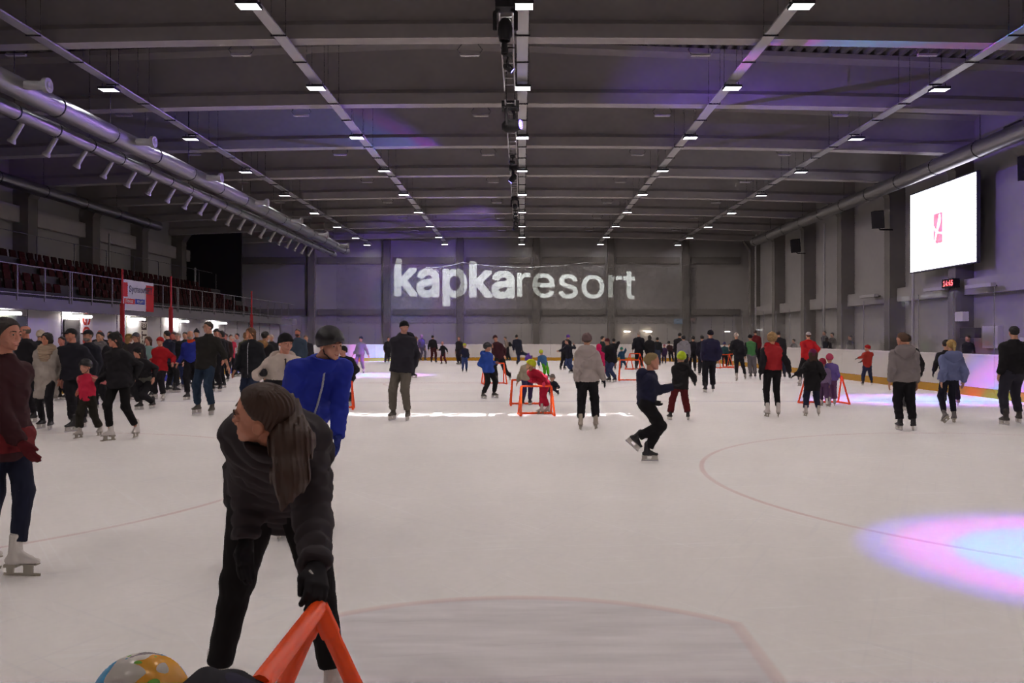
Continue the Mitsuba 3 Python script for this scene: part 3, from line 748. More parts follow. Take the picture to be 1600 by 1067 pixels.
# ------------------------------------------------------------------ soft surfaces from distance fields (people, clothing)
def surface(fn, lo, hi, h):
    """The zero surface of fn (points -> distance) in the box, as a smooth mesh of cell size h (surface nets)."""
    lo = np.asarray(lo, np.float32); n = np.ceil((np.asarray(hi) - lo) / h).astype(int) + 2
    B = 8
    nb = -(-n // B); N = nb * B
    D = np.empty(N, np.float32)
    g = [lo[k] + h * (np.arange(nb[k]) * B + (B - 1) / 2) for k in range(3)]
    C = np.stack(np.meshgrid(*g, indexing='ij'), -1).reshape(-1, 3).astype(np.float32)
    dc = fn(C).reshape(nb)
    near = np.abs(dc) < h * B * 1.35
    D[:] = np.repeat(np.repeat(np.repeat(np.sign(dc), B, 0), B, 1), B, 2)
    idx = np.argwhere(near)
    o = np.stack(np.meshgrid(*[np.arange(B)] * 3, indexing='ij'), -1).reshape(1, -1, 3)
    for c0 in range(0, len(idx), 600):
        ii = (idx[c0:c0 + 600, None, :] * B + o).reshape(-1, 3)
        D[ii[:, 0], ii[:, 1], ii[:, 2]] = fn((lo + h * ii).astype(np.float32))
    s = D < 0
    c = np.zeros(N - 1, np.int8)
    for a in (0, 1):
        for b in (0, 1):
            for e in (0, 1):
                c += s[a:N[0] - 1 + a, b:N[1] - 1 + b, e:N[2] - 1 + e]
    cells = np.argwhere((c > 0) & (c < 8))
    if len(cells) == 0: return trimesh.Trimesh([[0, 0, 0], [.001, 0, 0], [0, .001, 0]], [[0, 1, 2]], process=False)
    ids = np.full(N - 1, -1, np.int32); ids[tuple(cells.T)] = np.arange(len(cells))
    corner = np.array([[a, b, e] for a in (0, 1) for b in (0, 1) for e in (0, 1)])
    val = np.stack([D[tuple((cells + q).T)] for q in corner], 1)
    acc = np.zeros((len(cells), 3), np.float32); cnt = np.zeros((len(cells), 1), np.float32)
    for i in range(8):
        for k, st in enumerate((4, 2, 1)):
            if corner[i][k]: continue
            j = i + st
            cross = (val[:, i] < 0) != (val[:, j] < 0)
            dv = val[:, i] - val[:, j]
            t = np.where(cross, val[:, i] / np.where(dv == 0, 1, dv), 0)
            p = corner[i][None] + np.eye(3)[k][None] * t[:, None]
            acc += np.where(cross[:, None], p, 0); cnt += cross[:, None]
    v = lo + h * (cells + acc / cnt)
    f = []
    for k in range(3):
        a, b = [(1, 2), (2, 0), (0, 1)][k]
        sl0 = [slice(None)] * 3; sl1 = [slice(None)] * 3
        sl0[k] = slice(0, N[k] - 1); sl1[k] = slice(1, N[k])
        e = np.argwhere(s[tuple(sl0)] != s[tuple(sl1)])
        ok = (e[:, a] > 0) & (e[:, b] > 0) & (e[:, a] < N[a] - 1) & (e[:, b] < N[b] - 1)
        e = e[ok]
        da, db = np.eye(3, dtype=int)[a], np.eye(3, dtype=int)[b]
        q = np.stack([ids[tuple((e - da - db).T)], ids[tuple((e - db).T)], ids[tuple(e.T)], ids[tuple((e - da).T)]], 1)
        inside = s[tuple(e.T)]
        q = np.where(inside[:, None], q, q[:, ::-1])
        q = q[(q >= 0).all(1)]
        f += [q[:, [0, 1, 2]], q[:, [0, 2, 3]]]
    return trimesh.Trimesh(v, np.vstack(f), process=False)


def smin(a, b, k):
    h = np.maximum(k - np.abs(a - b), 0) / k
    return np.minimum(a, b) - h * h * k * 0.25


def smax(a, b, k): return -smin(-a, -b, k)


SQ = [None, None]


def cone(p, A, B, ra, rb, wide=1.0, R=None, rip=None):
    """Round cone from A to B; wide > 1 flattens it to that ratio of width along R to depth. rip = (height, period) of quilting across it."""
    if SQ[0] is not p: SQ[0], SQ[1] = p, np.einsum('ij,ij->i', p, p)
    A = np.asarray(A, np.float32); d = np.asarray(B, np.float32) - A; L2 = max(float(d @ d), 1e-9)
    qd = p @ d - np.float32(A @ d); t = np.clip(qd * np.float32(1 / L2), 0, 1)
    m2 = SQ[1] - 2 * (p @ A) + np.float32(A @ A) - t * (2 * qd - t * np.float32(L2))
    r = np.float32(ra) + np.float32(rb - ra) * t
    if rip: r = r + np.float32(rip[0]) * (np.abs(np.sin(t * np.float32(math.sqrt(L2) * math.pi / rip[1]))) - np.float32(0.6))
    if wide != 1.0:
        R = np.asarray(R, np.float32); u = p @ R - np.float32(A @ R) - t * np.float32(d @ R)
        m = np.sqrt(np.maximum(u * u * np.float32(1 / wide ** 2 - 1) + m2, 0))
        return (m - r) * np.float32(0.5 + 0.5 / wide if wide > 1 else wide)
    return np.sqrt(np.maximum(m2, 0)) - r


def ball(p, c, r):
    q = (p - np.asarray(c, np.float32)) / np.asarray(r, np.float32); q2 = q / np.asarray(r, np.float32)
    l = np.sqrt(np.einsum('ij,ij->i', q, q)); m = np.sqrt(np.einsum('ij,ij->i', q2, q2))
    return np.where(m > 1e-6, l * (l - 1) / np.maximum(m, 1e-6), -np.min(r))


def half(p, o, n):
    n = np.asarray(n, np.float32); return (p - np.asarray(o, np.float32)) @ n


def wrinkle(p, s, amp):
    a = np.sin(p[:, 0] * s + 2.1 * np.sin(p[:, 2] * s * 0.83)) * np.sin(p[:, 2] * s * 1.31 + 1.7 * np.sin(p[:, 1] * s * 1.07 + p[:, 0] * s * 0.6))
    return amp * a


def fold_all(ds, k):
    d = ds[0]
    for e in ds[1:]: d = smin(d, e, k)
    return d


# heads, hair, hats in units of the head's height: chin at 0, crown at 1, x to the person's right, y forwards
def head_d(p, kid=0.0, fem=0.0):
    f = np.float32
    d = ball(p, (0, -0.06, 0.62), (0.335, 0.425, 0.385))
    jaw = ball(p, (0, 0.10, 0.33 - 0.02 * kid), (0.265 - 0.02 * fem + 0.03 * kid, 0.265, 0.31))
    d = smin(d, jaw, 0.12)
    d = smin(d, ball(p, (0, 0.275, 0.075), (0.11 - 0.02 * fem, 0.085, 0.075)), 0.09)
    for s in (-1, 1):
        d = smin(d, ball(p, (s * 0.165, 0.215, 0.36), (0.11, 0.10, 0.11)), 0.09)
        d = smax(d, -ball(p, (s * 0.145, 0.425, 0.505), (0.092, 0.075, 0.062)), 0.05)
        d = smin(d, ball(p, (s * 0.145, 0.315, 0.495), (0.082, 0.068, 0.060)), 0.02)
        d = smin(d, cone(p, (s * 0.06, 0.375, 0.575), (s * 0.21, 0.325, 0.585), 0.026 - 0.008 * fem, 0.022), 0.05)
        e = ball(p, (s * 0.345, -0.03, 0.46), (0.045, 0.095, 0.135)); e = smax(e, -ball(p, (s * 0.40, -0.015, 0.47), (0.03, 0.06, 0.09)), 0.02)
        d = smin(d, e, 0.03)
    d = smin(d, cone(p, (0, 0.365, 0.535), (0, 0.415 - 0.04 * kid, 0.362), 0.030, 0.045 - 0.004 * fem), 0.05)
    for s in (-1, 1): d = smin(d, ball(p, (s * 0.048, 0.375 - 0.02 * kid, 0.340), 0.034 * np.ones(3)), 0.03)
    d = smin(d, cone(p, (-0.085, 0.335, 0.215), (0.085, 0.335, 0.215), 0.026, 0.026, 1.0), 0.035)
    d = smin(d, cone(p, (-0.065, 0.335, 0.168), (0.065, 0.335, 0.168), 0.030, 0.030), 0.035)
    d = smax(d, -cone(p, (-0.09, 0.385, 0.192), (0.09, 0.385, 0.192), 0.012, 0.012), 0.012)
    d = smin(d, cone(p, (0, -0.10, 0.24), (0, -0.15, -0.02), 0.205 - 0.03 * fem, 0.19 - 0.03 * fem), 0.07)
    return d


def mk(fn, lo, hi, h): return surface(fn, lo, hi, h)


HB = ((-0.5, -0.62, -0.5), (0.5, 0.62, 1.08))
HEADS, HEADS_LOW = {}, {}
for nm, kw in (('m', {}), ('f', dict(fem=1.0)), ('k', dict(kid=1.0, fem=0.7))):
    HEADS[nm] = mk(lambda p: head_d(p, **kw), *HB, 0.021)
    HEADS_LOW[nm] = mk(lambda p: head_d(p, **kw), *HB, 0.05)


def skull(p, g): return ball(p, (0, -0.06, 0.62), (0.335 + g, 0.425 + g, 0.385 + g))


def strands(p, s=34, a=0.012): return a * np.sin(np.arctan2(p[:, 0], -p[:, 1] + 0.02) * s + 5 * np.sin(p[:, 2] * 5))


def hair_d(p, style):
    d = skull(p, 0.045) + strands(p)
    face = ball(p, (0, 0.50, 0.38), (0.30, 0.36, 0.46))
    if style == 'short':
        d = smax(d, half(p, (0, 0.12, 0.63), (0, 0.75, -0.66)), 0.04); d = smax(d, -ball(p, (0, 0.5, 0.40), (0.25, 0.30, 0.42)), 0.05); d = np.maximum(d, half(p, (0, -0.1, 0.34), (0, 0.29, -0.957)))
        for s in (-1, 1): d = smax(d, -ball(p, (s * 0.36, 0.02, 0.42), (0.12, 0.12, 0.17)), 0.03)
    elif style == 'balding':
        d = skull(p, 0.02); d = smax(d, half(p, (0, 0, 0.70), (0, 0, 1)), 0.03); d = smax(d, -ball(p, (0, 0.42, 0.5), (0.45, 0.45, 0.6)), 0.03); d = np.maximum(d, half(p, (0, 0, 0.34), (0, 0, -1)))
    elif style == 'full':
        d = smin(d, ball(p, (0, -0.16, 0.60), (0.41, 0.42, 0.44)) + strands(p), 0.08)
        d = smax(d, half(p, (0, 0.17, 0.62), (0, 0.80, -0.60)), 0.05); d = smax(d, half(p, (0, -0.1, 0.16), (0, 0.5, -0.87)), 0.05)
    elif style == 'back':       # drawn back into a tail
        d = smax(d, half(p, (0, 0.08, 0.62), (0, 0.72, -0.69)), 0.05); d = smax(d, half(p, (0, -0.1, 0.22), (0, 0.5, -0.87)), 0.04)
        for s in (-1, 1): d = smax(d, -ball(p, (s * 0.38, -0.02, 0.42), (0.10, 0.12, 0.19)), 0.03)
    elif style == 'long':
        fall = cone(p, (0, -0.22, 0.55), (0, -0.30, -0.55), 0.27, 0.20, 1.55, (1, 0, 0)) + strands(p, 26, 0.018)
        d = smin(d, fall, 0.12)
        d = smax(d, -ball(p, (0, 0.42, 0.28), (0.27, 0.42, 0.50)), 0.05)
        d = smax(d, -cone(p, (0, -0.05, 0.2), (0, -0.1, -0.7), 0.19, 0.19), 0.03)
    elif style == 'bob':
        d = smin(d, ball(p, (0, -0.13, 0.36), (0.42, 0.36, 0.38)) + strands(p, 26, 0.016), 0.1)
        d = smax(d, -ball(p, (0, 0.48, 0.32), (0.27, 0.42, 0.48)), 0.05); d = smax(d, half(p, (0, 0, 0.02), (0, 0, -1)), 0.05)
    elif style == 'curly':
        d = smin(d, ball(p, (0, -0.12, 0.52), (0.47, 0.47, 0.46)), 0.1) + 0.035 * np.sin(p[:, 0] * 21) * np.sin(p[:, 1] * 23) * np.sin(p[:, 2] * 22)
        d = smax(d, -ball(p, (0, 0.50, 0.36), (0.28, 0.36, 0.46)), 0.05)
    return d


def tail_d(p):
    d = ball(p, (0, -0.50, 0.70), (0.09, 0.09, 0.09))
    d = smin(d, cone(p, (0, -0.52, 0.68), (0, -0.66, 0.42), 0.085, 0.12), 0.05); d = smin(d, cone(p, (0, -0.66, 0.42), (0, -0.62, -0.25), 0.12, 0.045), 0.05)
    return d + 0.012 * np.sin(p[:, 0] * 70 + 3 * np.sin(p[:, 2] * 9))


def hat_d(p, style):
    if style in ('beanie', 'bobble', 'band'):
        n = np.array((0, 0.34, -1.0)); n /= np.linalg.norm(n)
        d = skull(p, 0.065) - 0.03 * np.clip(p[:, 2] - 0.7, 0, 1) + 0.006 * np.sin(np.arctan2(p[:, 0], p[:, 1]) * 40)
        cut = half(p, (0, 0.30, 0.61), n)
        d = smax(d, cut, 0.03)
        cuff = np.maximum(skull(p, 0.09) + 0.005 * np.sin(np.arctan2(p[:, 0], p[:, 1]) * 40), np.abs(half(p, (0, 0.30, 0.68), n)) - 0.075)
        d = smin(d, cuff, 0.02)
        if style == 'band': d = smax(cuff, -skull(p, 0.02), 0.02)
        if style == 'bobble': d = smin(d, ball(p, (0, -0.08, 1.15), 0.13 * np.ones(3)) + 0.02 * np.sin(p[:, 0] * 60) * np.sin(p[:, 1] * 60) * np.sin(p[:, 2] * 60), 0.03)
    elif style == 'helmet':
        d = ball(p, (0, -0.05, 0.63), (0.43, 0.54, 0.49))
        n = np.array((0, 0.30, -1.0)); n /= np.linalg.norm(n)
        d = smax(d, half(p, (0, 0.3, 0.60), n), 0.05)
        d = smax(d, -ball(p, (0, 0.55, 0.36), (0.34, 0.42, 0.34)), 0.04)
        d = smin(d, cone(p, (-0.2, 0.42, 0.72), (0.2, 0.42, 0.72), 0.05, 0.05), 0.07)
        for x in (-0.2, 0.0, 0.2): d = smax(d, -cone(p, (x, 0.36, 1.02 - abs(x) * 0.45), (x * 1.1, -0.40, 1.05 - abs(x) * 0.4), 0.042, 0.042), 0.03)
        d = smax(d, -skull(p, 0.03), 0.03)
    elif style == 'round':    # smooth dome helmet with ear pieces
        d = ball(p, (0, -0.05, 0.64), (0.45, 0.565, 0.515))
        d = smax(d, half(p, (0, 0.3, 0.56), np.array((0, 0.30, -0.954))), 0.05); d = smax(d, -ball(p, (0, 0.60, 0.36), (0.32, 0.42, 0.34)), 0.04)
        d = smin(d, cone(p, (-0.16, 0.46, 0.72), (0.16, 0.46, 0.72), 0.045, 0.045), 0.06); d = smax(d, -skull(p, 0.03), 0.03)
    elif style == 'cap':
        d = smax(skull(p, 0.06), half(p, (0, 0.3, 0.70), np.array((0, 0.16, -0.987))), 0.03)
        brim = np.maximum(ball(p, (0, 0.44, 0.70), (0.27, 0.30, 0.06)), half(p, (0, 0.25, 0.7), (0, -1, 0)))
        d = smin(d, brim, 0.03)
    elif style == 'hood':
        d = smin(skull(p, 0.12), cone(p, (0, -0.1, 0.4), (0, -0.15, 0.0), 0.38, 0.42, 1.15, (1, 0, 0)), 0.1)
        d = smax(d, -ball(p, (0, 0.50, 0.46), (0.28, 0.44, 0.44)), 0.05); d = smax(d, -half(p, (0, 0, -0.12), (0, 0, 1)), 0.04)
    return d


HAIRS, HATS = {}, {}
def hair_mesh(style, fine):
    k = (style, fine)
    if k not in HAIRS: HAIRS[k] = mikit.ply(mk(lambda p: tail_d(p) if style == 'tail' else hair_d(p, style), (-0.62, -0.95, -0.85), (0.62, 0.62, 1.2), 0.022 if fine else 0.05), smooth=True)
    return HAIRS[k]


def hat_mesh(style, fine):
    k = (style, fine)
    if k not in HATS: HATS[k] = mikit.ply(mk(lambda p: hat_d(p, style), (-0.66, -0.7, -0.3), (0.66, 0.8, 1.35), 0.024 if fine else 0.05), smooth=True)
    return HATS[k]


EYES = {}
EYES['eye_white'] = mikit.ply(cat([trimesh.creation.icosphere(2, 0.050).apply_scale((1.2, 1, 0.52)).apply_translation((s * 0.145, 0.338, 0.498)) for s in (-1, 1)]), smooth=True)
EYES['iris'] = mikit.ply(cat([trimesh.creation.icosphere(2, 0.030).apply_scale((1, 0.6, 0.85)).apply_translation((s * 0.143, 0.374, 0.498)) for s in (-1, 1)]), smooth=True)
EYES['eyebrow'] = mikit.ply(cat([tube([(s * 0.06, 0.405, 0.588), (s * 0.14, 0.388, 0.610), (s * 0.225, 0.345, 0.592)], (0.012, 0.015, 0.008), 6) for s in (-1, 1)]), smooth=True)
EYES['lips'] = mikit.ply(mk(lambda p: smin(cone(p, (-0.075, 0.345, 0.212), (0.075, 0.345, 0.212), 0.020, 0.020), cone(p, (-0.055, 0.348, 0.168), (0.055, 0.348, 0.168), 0.023, 0.023), 0.015), (-0.14, 0.25, 0.1), (0.14, 0.44, 0.28), 0.012), smooth=True)
EYES['glasses'] = mikit.ply(cat([tube([(s * 0.145 + 0.085 * math.cos(a), 0.43, 0.50 + 0.062 * math.sin(a)) for a in np.linspace(0, 6.283, 13)], 0.009, 5) for s in (-1, 1)] + [tube([(s * 0.23, 0.43, 0.52), (s * 0.36, 0.02, 0.53)], 0.009, 5) for s in (-1, 1)] + [tube([(-0.06, 0.435, 0.52), (0.06, 0.435, 0.52)], 0.009, 5)]), smooth=40)


# hands: wrist at 0, fingers along +y, thumb towards +x, fingers curl towards -z; unit = hand length
def hand_d(p, curl, thick=0.0):
    d = cone(p, (0, 0.02, 0), (0, 0.40, 0), 0.075 + thick, 0.085 + thick, 2.35, (1, 0, 0))
    d = smin(d, cone(p, (0, -0.15, 0), (0, 0.1, 0), 0.12 + thick * 3, 0.11 + thick), 0.08)
    for x, l in ((0.165, 0.40), (0.055, 0.46), (-0.055, 0.43), (-0.16, 0.34)):
        a = np.array([x, 0.42 - 0.25 * x * x * 4, 0.0]); ang = curl * 0.55
        for k, part in enumerate((0.45, 0.32, 0.25)):
            b = a + np.array([x * 0.12, math.cos(ang), -math.sin(ang)]) * l * part
            d = smin(d, cone(p, a, b, 0.052 - 0.005 * k + thick, 0.047 - 0.005 * k + thick), 0.012)
            a = b; ang += curl * 0.75
    d = smin(d, cone(p, (0.13, 0.10, -0.02), (0.27, 0.26, -0.05), 0.085 + thick, 0.062 + thick), 0.05)
    d = smin(d, cone(p, (0.27, 0.26, -0.05), (0.30 - 0.12 * curl, 0.46, -0.08 - 0.18 * curl), 0.058 + thick, 0.045 + thick), 0.02)
    return d


HAND = {}
def hand_mesh(curl, thick, mirror, fine):
    k = (curl, thick, mirror, fine)
    if k not in HAND:
        m = mk(lambda p: hand_d(p, curl, thick), (-0.48, -0.34, -0.75), (0.5, 1.0, 0.28), 0.026 if fine else 0.045)
        if mirror: m.apply_transform(np.diag([1, 1, -1, 1.0])); 
        HAND[k] = (m, mikit.ply(m, smooth=True))
    return HAND[k]


# skates: ice under z = 0, heel to toe along +y about the ankle at y = 0; unit = boot length
def boot_d(p, kind):
    sole = 0.30
    d = cone(p, (0, -0.20, sole + 0.10), (0, 0.52, sole + 0.075), 0.115, 0.085, 1.25, (1, 0, 0))
    d = smin(d, cone(p, (0, -0.06, sole + 0.10), (0, -0.03, sole + 0.72 if kind == 'figure' else sole + 0.66), 0.165, 0.155), 0.10)
    d = smin(d, cone(p, (0, 0.05, sole + 0.24), (0, 0.30, sole + 0.13), 0.12, 0.11), 0.08)
    d = smax(d, half(p, (0, 0, sole + 0.80), (0, 0.1, 0.995)), 0.02); d = smax(d, -half(p, (0, 0, sole + 0.012), (0, 0, 1)), 0.015)
    return d + 0.010 * np.abs(np.sin(p[:, 2] * 32)) * (p[:, 1] > 0.02) * np.exp(-(p[:, 0] / 0.06) ** 2)


def runner_mesh(kind):
    if kind == 'figure':
        pl = [bx(-0.013, -0.36, 0.0, 0.013, 0.62, 0.07), bx(-0.03, -0.28, 0.07, 0.03, -0.10, 0.22), bx(-0.03, 0.18, 0.07, 0.03, 0.42, 0.30), bx(-0.11, -0.30, 0.22, 0.11, 0.02, 0.305), bx(-0.10, 0.10, 0.285, 0.10, 0.56, 0.312)]
    else:
        pl = [bx(-0.013, -0.36, 0.0, 0.013, 0.60, 0.09)]
    return cat(pl)


def holder_mesh():
    g = Polygon([(-0.33, 0.31), (0.55, 0.31), (0.56, 0.10), (0.60, 0.07), (-0.36, 0.07), (-0.33, 0.11)]).difference(shapely.union_all([Polygon([(-0.02, 0.115), (0.20, 0.115), (0.24, 0.27), (-0.04, 0.27)])]))
    m = trimesh.creation.extrude_polygon(g, 0.09, engine='earcut'); v = m.vertices
    return trimesh.Trimesh(np.stack([v[:, 2] - 0.045, v[:, 0], v[:, 1]], 1), m.faces[:, ::-1], process=False)


SK = {}
for kind in ('figure', 'hockey'):
    SK[kind] = mikit.ply(mk(lambda p: boot_d(p, kind), (-0.3, -0.45, 0.2), (0.3, 0.75, 1.25), 0.03), smooth=True)
    SK[kind + '_runner'] = mikit.ply(runner_mesh(kind))
SK['holder'] = mikit.ply(holder_mesh())


def M4(x, y, z, o, s=1.0):
    M = np.eye(4); M[:3, 0], M[:3, 1], M[:3, 2], M[:3, 3] = np.asarray(x) * s, np.asarray(y) * s, np.asarray(z) * s, o
    return M


def unit(v):
    v = np.asarray(v, float); return v / max(np.linalg.norm(v), 1e-9)


def bend(a, c, l1, l2, pole):
    """Middle joint of a two-bone limb from a to c."""
    v = c - a; L = np.linalg.norm(v)
    if L > (l1 + l2) * 0.995:
        return a + v * l1 / (l1 + l2)
    x = (l1 * l1 - l2 * l2 + L * L) / (2 * L); hgt = math.sqrt(max(l1 * l1 - x * x, 0))
    n = pole - v * (pole @ v) / (L * L)
    return a + v / L * x + unit(n) * hgt


Z = np.array([0, 0, 1.0])
SKIN = {'pale': 'b98a72', 'tan': '9a6a50', 'ruddy': 'ad7460'}
PEOPLE = {}


def person(label, feet, top, face=0, *, S=None, sex='m', hands=None, hip=None, dd=0.0, sh=None, hd=None, hp=0.0, roll=0.0, hair=('short', '2a1c14'), hat=None, skin='pale', jacket='1c1b20', style='', hem=0.02, fat=1.0, bulk=0.018,
           legs='141318', flare=0.0, skate='hockey', shoe=None, gloves=None, lift=(0, 0), pitch=(0, 0), fh=None, depth=None, collar=None, extra=None, vest=None, scarf=None, tip=None, hold=(0.25, 0.25), splay=10, fine=None, cat_='person', zip_=None, trim=None, beard=None, hood=None, glasses=False, noskates=False, bands=(), neck=None, pole=None):
    """A clothed skater. feet: two (x, y) pixels where the skates stand; top: (x, y) of the crown; hands: pixels with a depth offset."""
    g = [ground(*q) if depth is None else np.array([(q[0] - VPX) * dep / FOC, dep, 0.0]) for q, dep in zip(feet, depth if depth is not None else (0, 0))]
    d0 = (g[0][1] + g[1][1]) / 2
    Tt = at(top[0], top[1], d0 + dd)
    a = math.radians(face); F = np.array([math.sin(a), -math.cos(a), 0]); R = np.array([F[1], -F[0], 0])
    first = 1 if R[0] < 0 else -1                   # which side the first foot and hand belong to (+1: the person's right)
    if S is None: S = (Tt[2] - 0.075) * 1.0 + (0.02 if not hat else -0.02)
    hh = (0.175 + 0.026 * S)
    Ln = S * (0.39 + 0.057 * S); thigh = shin = Ln / 2
    rs = np.array([math.sin(math.radians(sh)), -math.cos(math.radians(sh)), 0]) if sh is not None else F
    Rs = np.array([rs[1], -rs[0], 0])
    bl = 0.158 * S if S > 1.2 else 0.175 * S        # boot length
    fa = math.radians(fh if fh is not None else face)
    ank, fdir = {}, {}
    for i, s in enumerate((first, -first)):
        b = fa + (-s) * math.radians(splay)      # toes out
        f = np.array([math.sin(b), -math.cos(b), 0]); pt = math.radians(pitch[i])
        fdir[s] = (f * math.cos(pt) + Z * math.sin(pt), Z * math.cos(pt) - f * math.sin(pt))
        ank[s] = g[i] + Z * lift[i] + fdir[s][1] * bl * (0.33 if noskates else 0.62)
    mid = (ank[1] + ank[-1]) / 2; low = min(ank[1][2], ank[-1][2])
    reach = max(0.3, math.sqrt(max((Ln * 0.985) ** 2 - (np.linalg.norm((ank[1] - ank[-1])[:2]) / 2 * 0.85) ** 2, 0.09)))
    if hip is not None:
        H = at(hip[0], hip[1], d0 + (hip[2] if len(hip) > 2 else 0)); 
    else:
        H = np.array([mid[0] * 0.6 + Tt[0] * 0.4, mid[1] * 0.7 + Tt[1] * 0.3, low + reach])
    up = unit(Tt - H)
    Uh = unit(up * 0.45 + Z * 0.55) if roll == 0 else unit(up * 0.45 + Z * 0.55 + np.array([roll, 0, 0]))
    ha = math.radians(hd if hd is not None else (sh if sh is not None else face)); Fh = np.array([math.sin(ha), -math.cos(ha), 0])
    if hp: Uh = unit(Uh + Fh * math.tan(math.radians(-hp)))
    Fh = unit(Fh - Uh * (Fh @ Uh)); Rh = np.cross(Fh, Uh)
    chin = Tt - Uh * hh * 1.0
    if hat in ('helmet', 'round', 'bobble') or (hat and hat[0] in ('helmet', 'round')): chin = chin - Uh * hh * 0.10
    N = chin - Uh * 0.035 * S - Fh * 0.02 * S + (Uh * 0.02 * S)    # base of the neck
    N = chin + Uh * 0.18 * hh - Fh * 0.10 * hh - up * 0.075 * S
    w = {'m': 0.099, 'f': 0.088, 'k': 0.094}[sex]
    bulk = bulk * (0.6 + 0.4 * min(S / 1.7, 1))
    if neck is not None: N = at(neck[0], neck[1], d0 + neck[2]); up = unit(N - H)
    chest = H * 0.35 + N * 0.65 - rs * 0.012 * S
    waist = H * 0.66 + N * 0.34
    shd = {s: N - up * 0.045 * S + Rs * s * w * S for s in (1, -1)}
    hj = {s: H - up * 0.01 * S + R * s * 0.052 * S for s in (1, -1)}
    kne = {s: bend(hj[s], ank[s], thigh, shin, F + R * s * 0.03) for s in (1, -1)}
    la1, la2, lh = 0.172 * S, 0.150 * S, 0.106 * S
    wri, elb = {}, {}
    for i, s in enumerate((first, -first)):
        q = hands[i] if hands else None
        if q is None: tgt = shd[s] - Z * 0.305 * S + Rs * s * 0.035 * S + rs * 0.035 * S
        else:
            tgt = at(q[0], q[1], d0 + q[2]); v = tgt - shd[s]; L = np.linalg.norm(v)
            tgt = tgt - unit(v) * lh * 0.5
        v = tgt - shd[s]; L = np.linalg.norm(v)
        if L > (la1 + la2) * 0.99: tgt = shd[s] + v / L * (la1 + la2) * 0.99
        wri[s] = tgt
        elb[s] = bend(shd[s], tgt, la1, la2, -rs * 0.8 + Rs * s * 0.22 - Z * 0.25 if pole is None else np.array(pole))
    px_ = d0 / FOC
    h = float(np.clip(0.85 * px_, 0.0065, 0.021)) if fine is None else fine
    close = d0 < 19.5
    base = np.array([float(mid[0]), float(mid[1]), 0.0])
    L_ = lambda v: (np.asarray(v) - base).astype(np.float32)
    key = thing('person', label, cat_)
    at0 = T().translate(base.tolist())
    allp = np.array([L_(v) for v in [*ank.values(), *kne.values(), H, N, *shd.values(), *elb.values(), *wri.values(), chin]])
    lo_, hi_ = allp.min(0) - 0.2, allp.max(0) + 0.2
    # the body: one skin, hidden under clothing but for head and hands
    cw = 1.42 if sex != 'k' else 1.3
    def core(p):
        ds = [cone(p, L_(H), L_(waist), 0.062 * S, 0.055 * S, cw, Rs), cone(p, L_(waist), L_(chest), 0.055 * S, 0.062 * S, cw, Rs), cone(p, L_(chest), L_(N), 0.06 * S, 0.03 * S), cone(p, L_(N), L_(chin + Uh * 0.22 * hh - Fh * 0.12 * hh), 0.036 * S, 0.031 * S)]
        for s in (1, -1):
            ds += [cone(p, L_(N - up * 0.03 * S), L_(shd[s]), 0.03 * S, 0.03 * S), cone(p, L_(shd[s]), L_(elb[s]), 0.030 * S, 0.024 * S), cone(p, L_(elb[s]), L_(wri[s]), 0.023 * S, 0.013 * S),
                   cone(p, L_(hj[s]), L_(kne[s]), 0.046 * S, 0.034 * S), cone(p, L_(kne[s]), L_(ank[s]), 0.034 * S, 0.014 * S)]
        return fold_all(ds, 0.03 * S)
    hmesh = (HEADS if close else HEADS_LOW)['k' if sex == 'k' else sex].copy()
    hM = M4(Rh, Fh, Uh, L_(chin), hh)
    hmesh.apply_transform(hM)
    parts = [surface(core, lo_, hi_, max(h * 1.4, 0.011)), hmesh]
    hfr = {}
    for i, s in enumerate((first, -first)):
        y = unit(wri[s] - elb[s]); x = rs - y * (rs @ y)
        if np.linalg.norm(x) < 0.25: x = Z - y * y[2]
        x = unit(x); z = np.cross(x, y)
        hfr[s] = M4(x, y, z, L_(wri[s] - y * 0.004), lh * (1.06 if S < 1.3 else 1.0))
        if not gloves:
            q = hand_mesh(0.75 if hold[i] > 0.5 else 0.28, 0.0, s > 0, close)[0].copy(); q.apply_transform(hfr[s]); 
            parts.append(q)
    obj('body', cat(parts), flat(SKIN.get(skin, skin), 0.55, 0.3), key, smooth=True, tw=at0)
    if close and abs(((math.degrees(ha) + 180) % 360) - 180) < 125:
        hT = at0 @ T(hM)
        obj('eye', EYES['eye_white'], flat('988e86', 0.3, 0.5), key, tw=hT); obj('iris', EYES['iris'], flat('21160f', 0.25, 0.5), key, tw=hT)
        obj('eyebrow', EYES['eyebrow'], flat(hair[1] if hair else '2a1c14', 0.8), key, tw=hT); obj('lips', EYES['lips'], flat('8e4a44', 0.5, 0.3), key, tw=hT)
    if glasses: obj('glasses', EYES['glasses'], BLACK, key, tw=at0 @ T(hM))
    hT = at0 @ T(hM)
    if hair: obj('hair', hair_mesh(hair[0], close), flat(hair[1], 0.6, 0.35), key, tw=hT)
    if hair and len(hair) > 2: obj('ponytail', hair_mesh('tail', close), flat(hair[2], 0.6, 0.35), key, tw=hT)
    if beard: obj('beard', mk(lambda p: smax(ball(p, (0, 0.13, 0.2), (0.285, 0.285, 0.25)), half(p, (0, 0, 0.22), (0, -0.35, 0.93)), 0.03), (-0.4, -0.3, -0.15), (0.4, 0.55, 0.5), 0.03), flat(beard, 0.8), key, smooth=True, tw=hT)
    if hat: obj({'cap': 'cap', 'hood': 'hood'}.get(hat[0], 'helmet' if hat[0] in ('helmet', 'round') else 'hat'), hat_mesh(hat[0], close), hat[2] if len(hat) > 2 else flat(hat[1], 0.35 if hat[0] in ('helmet', 'round') else 0.85, 0.4 if hat[0] in ('helmet', 'round') else 0.2), key, tw=hT)
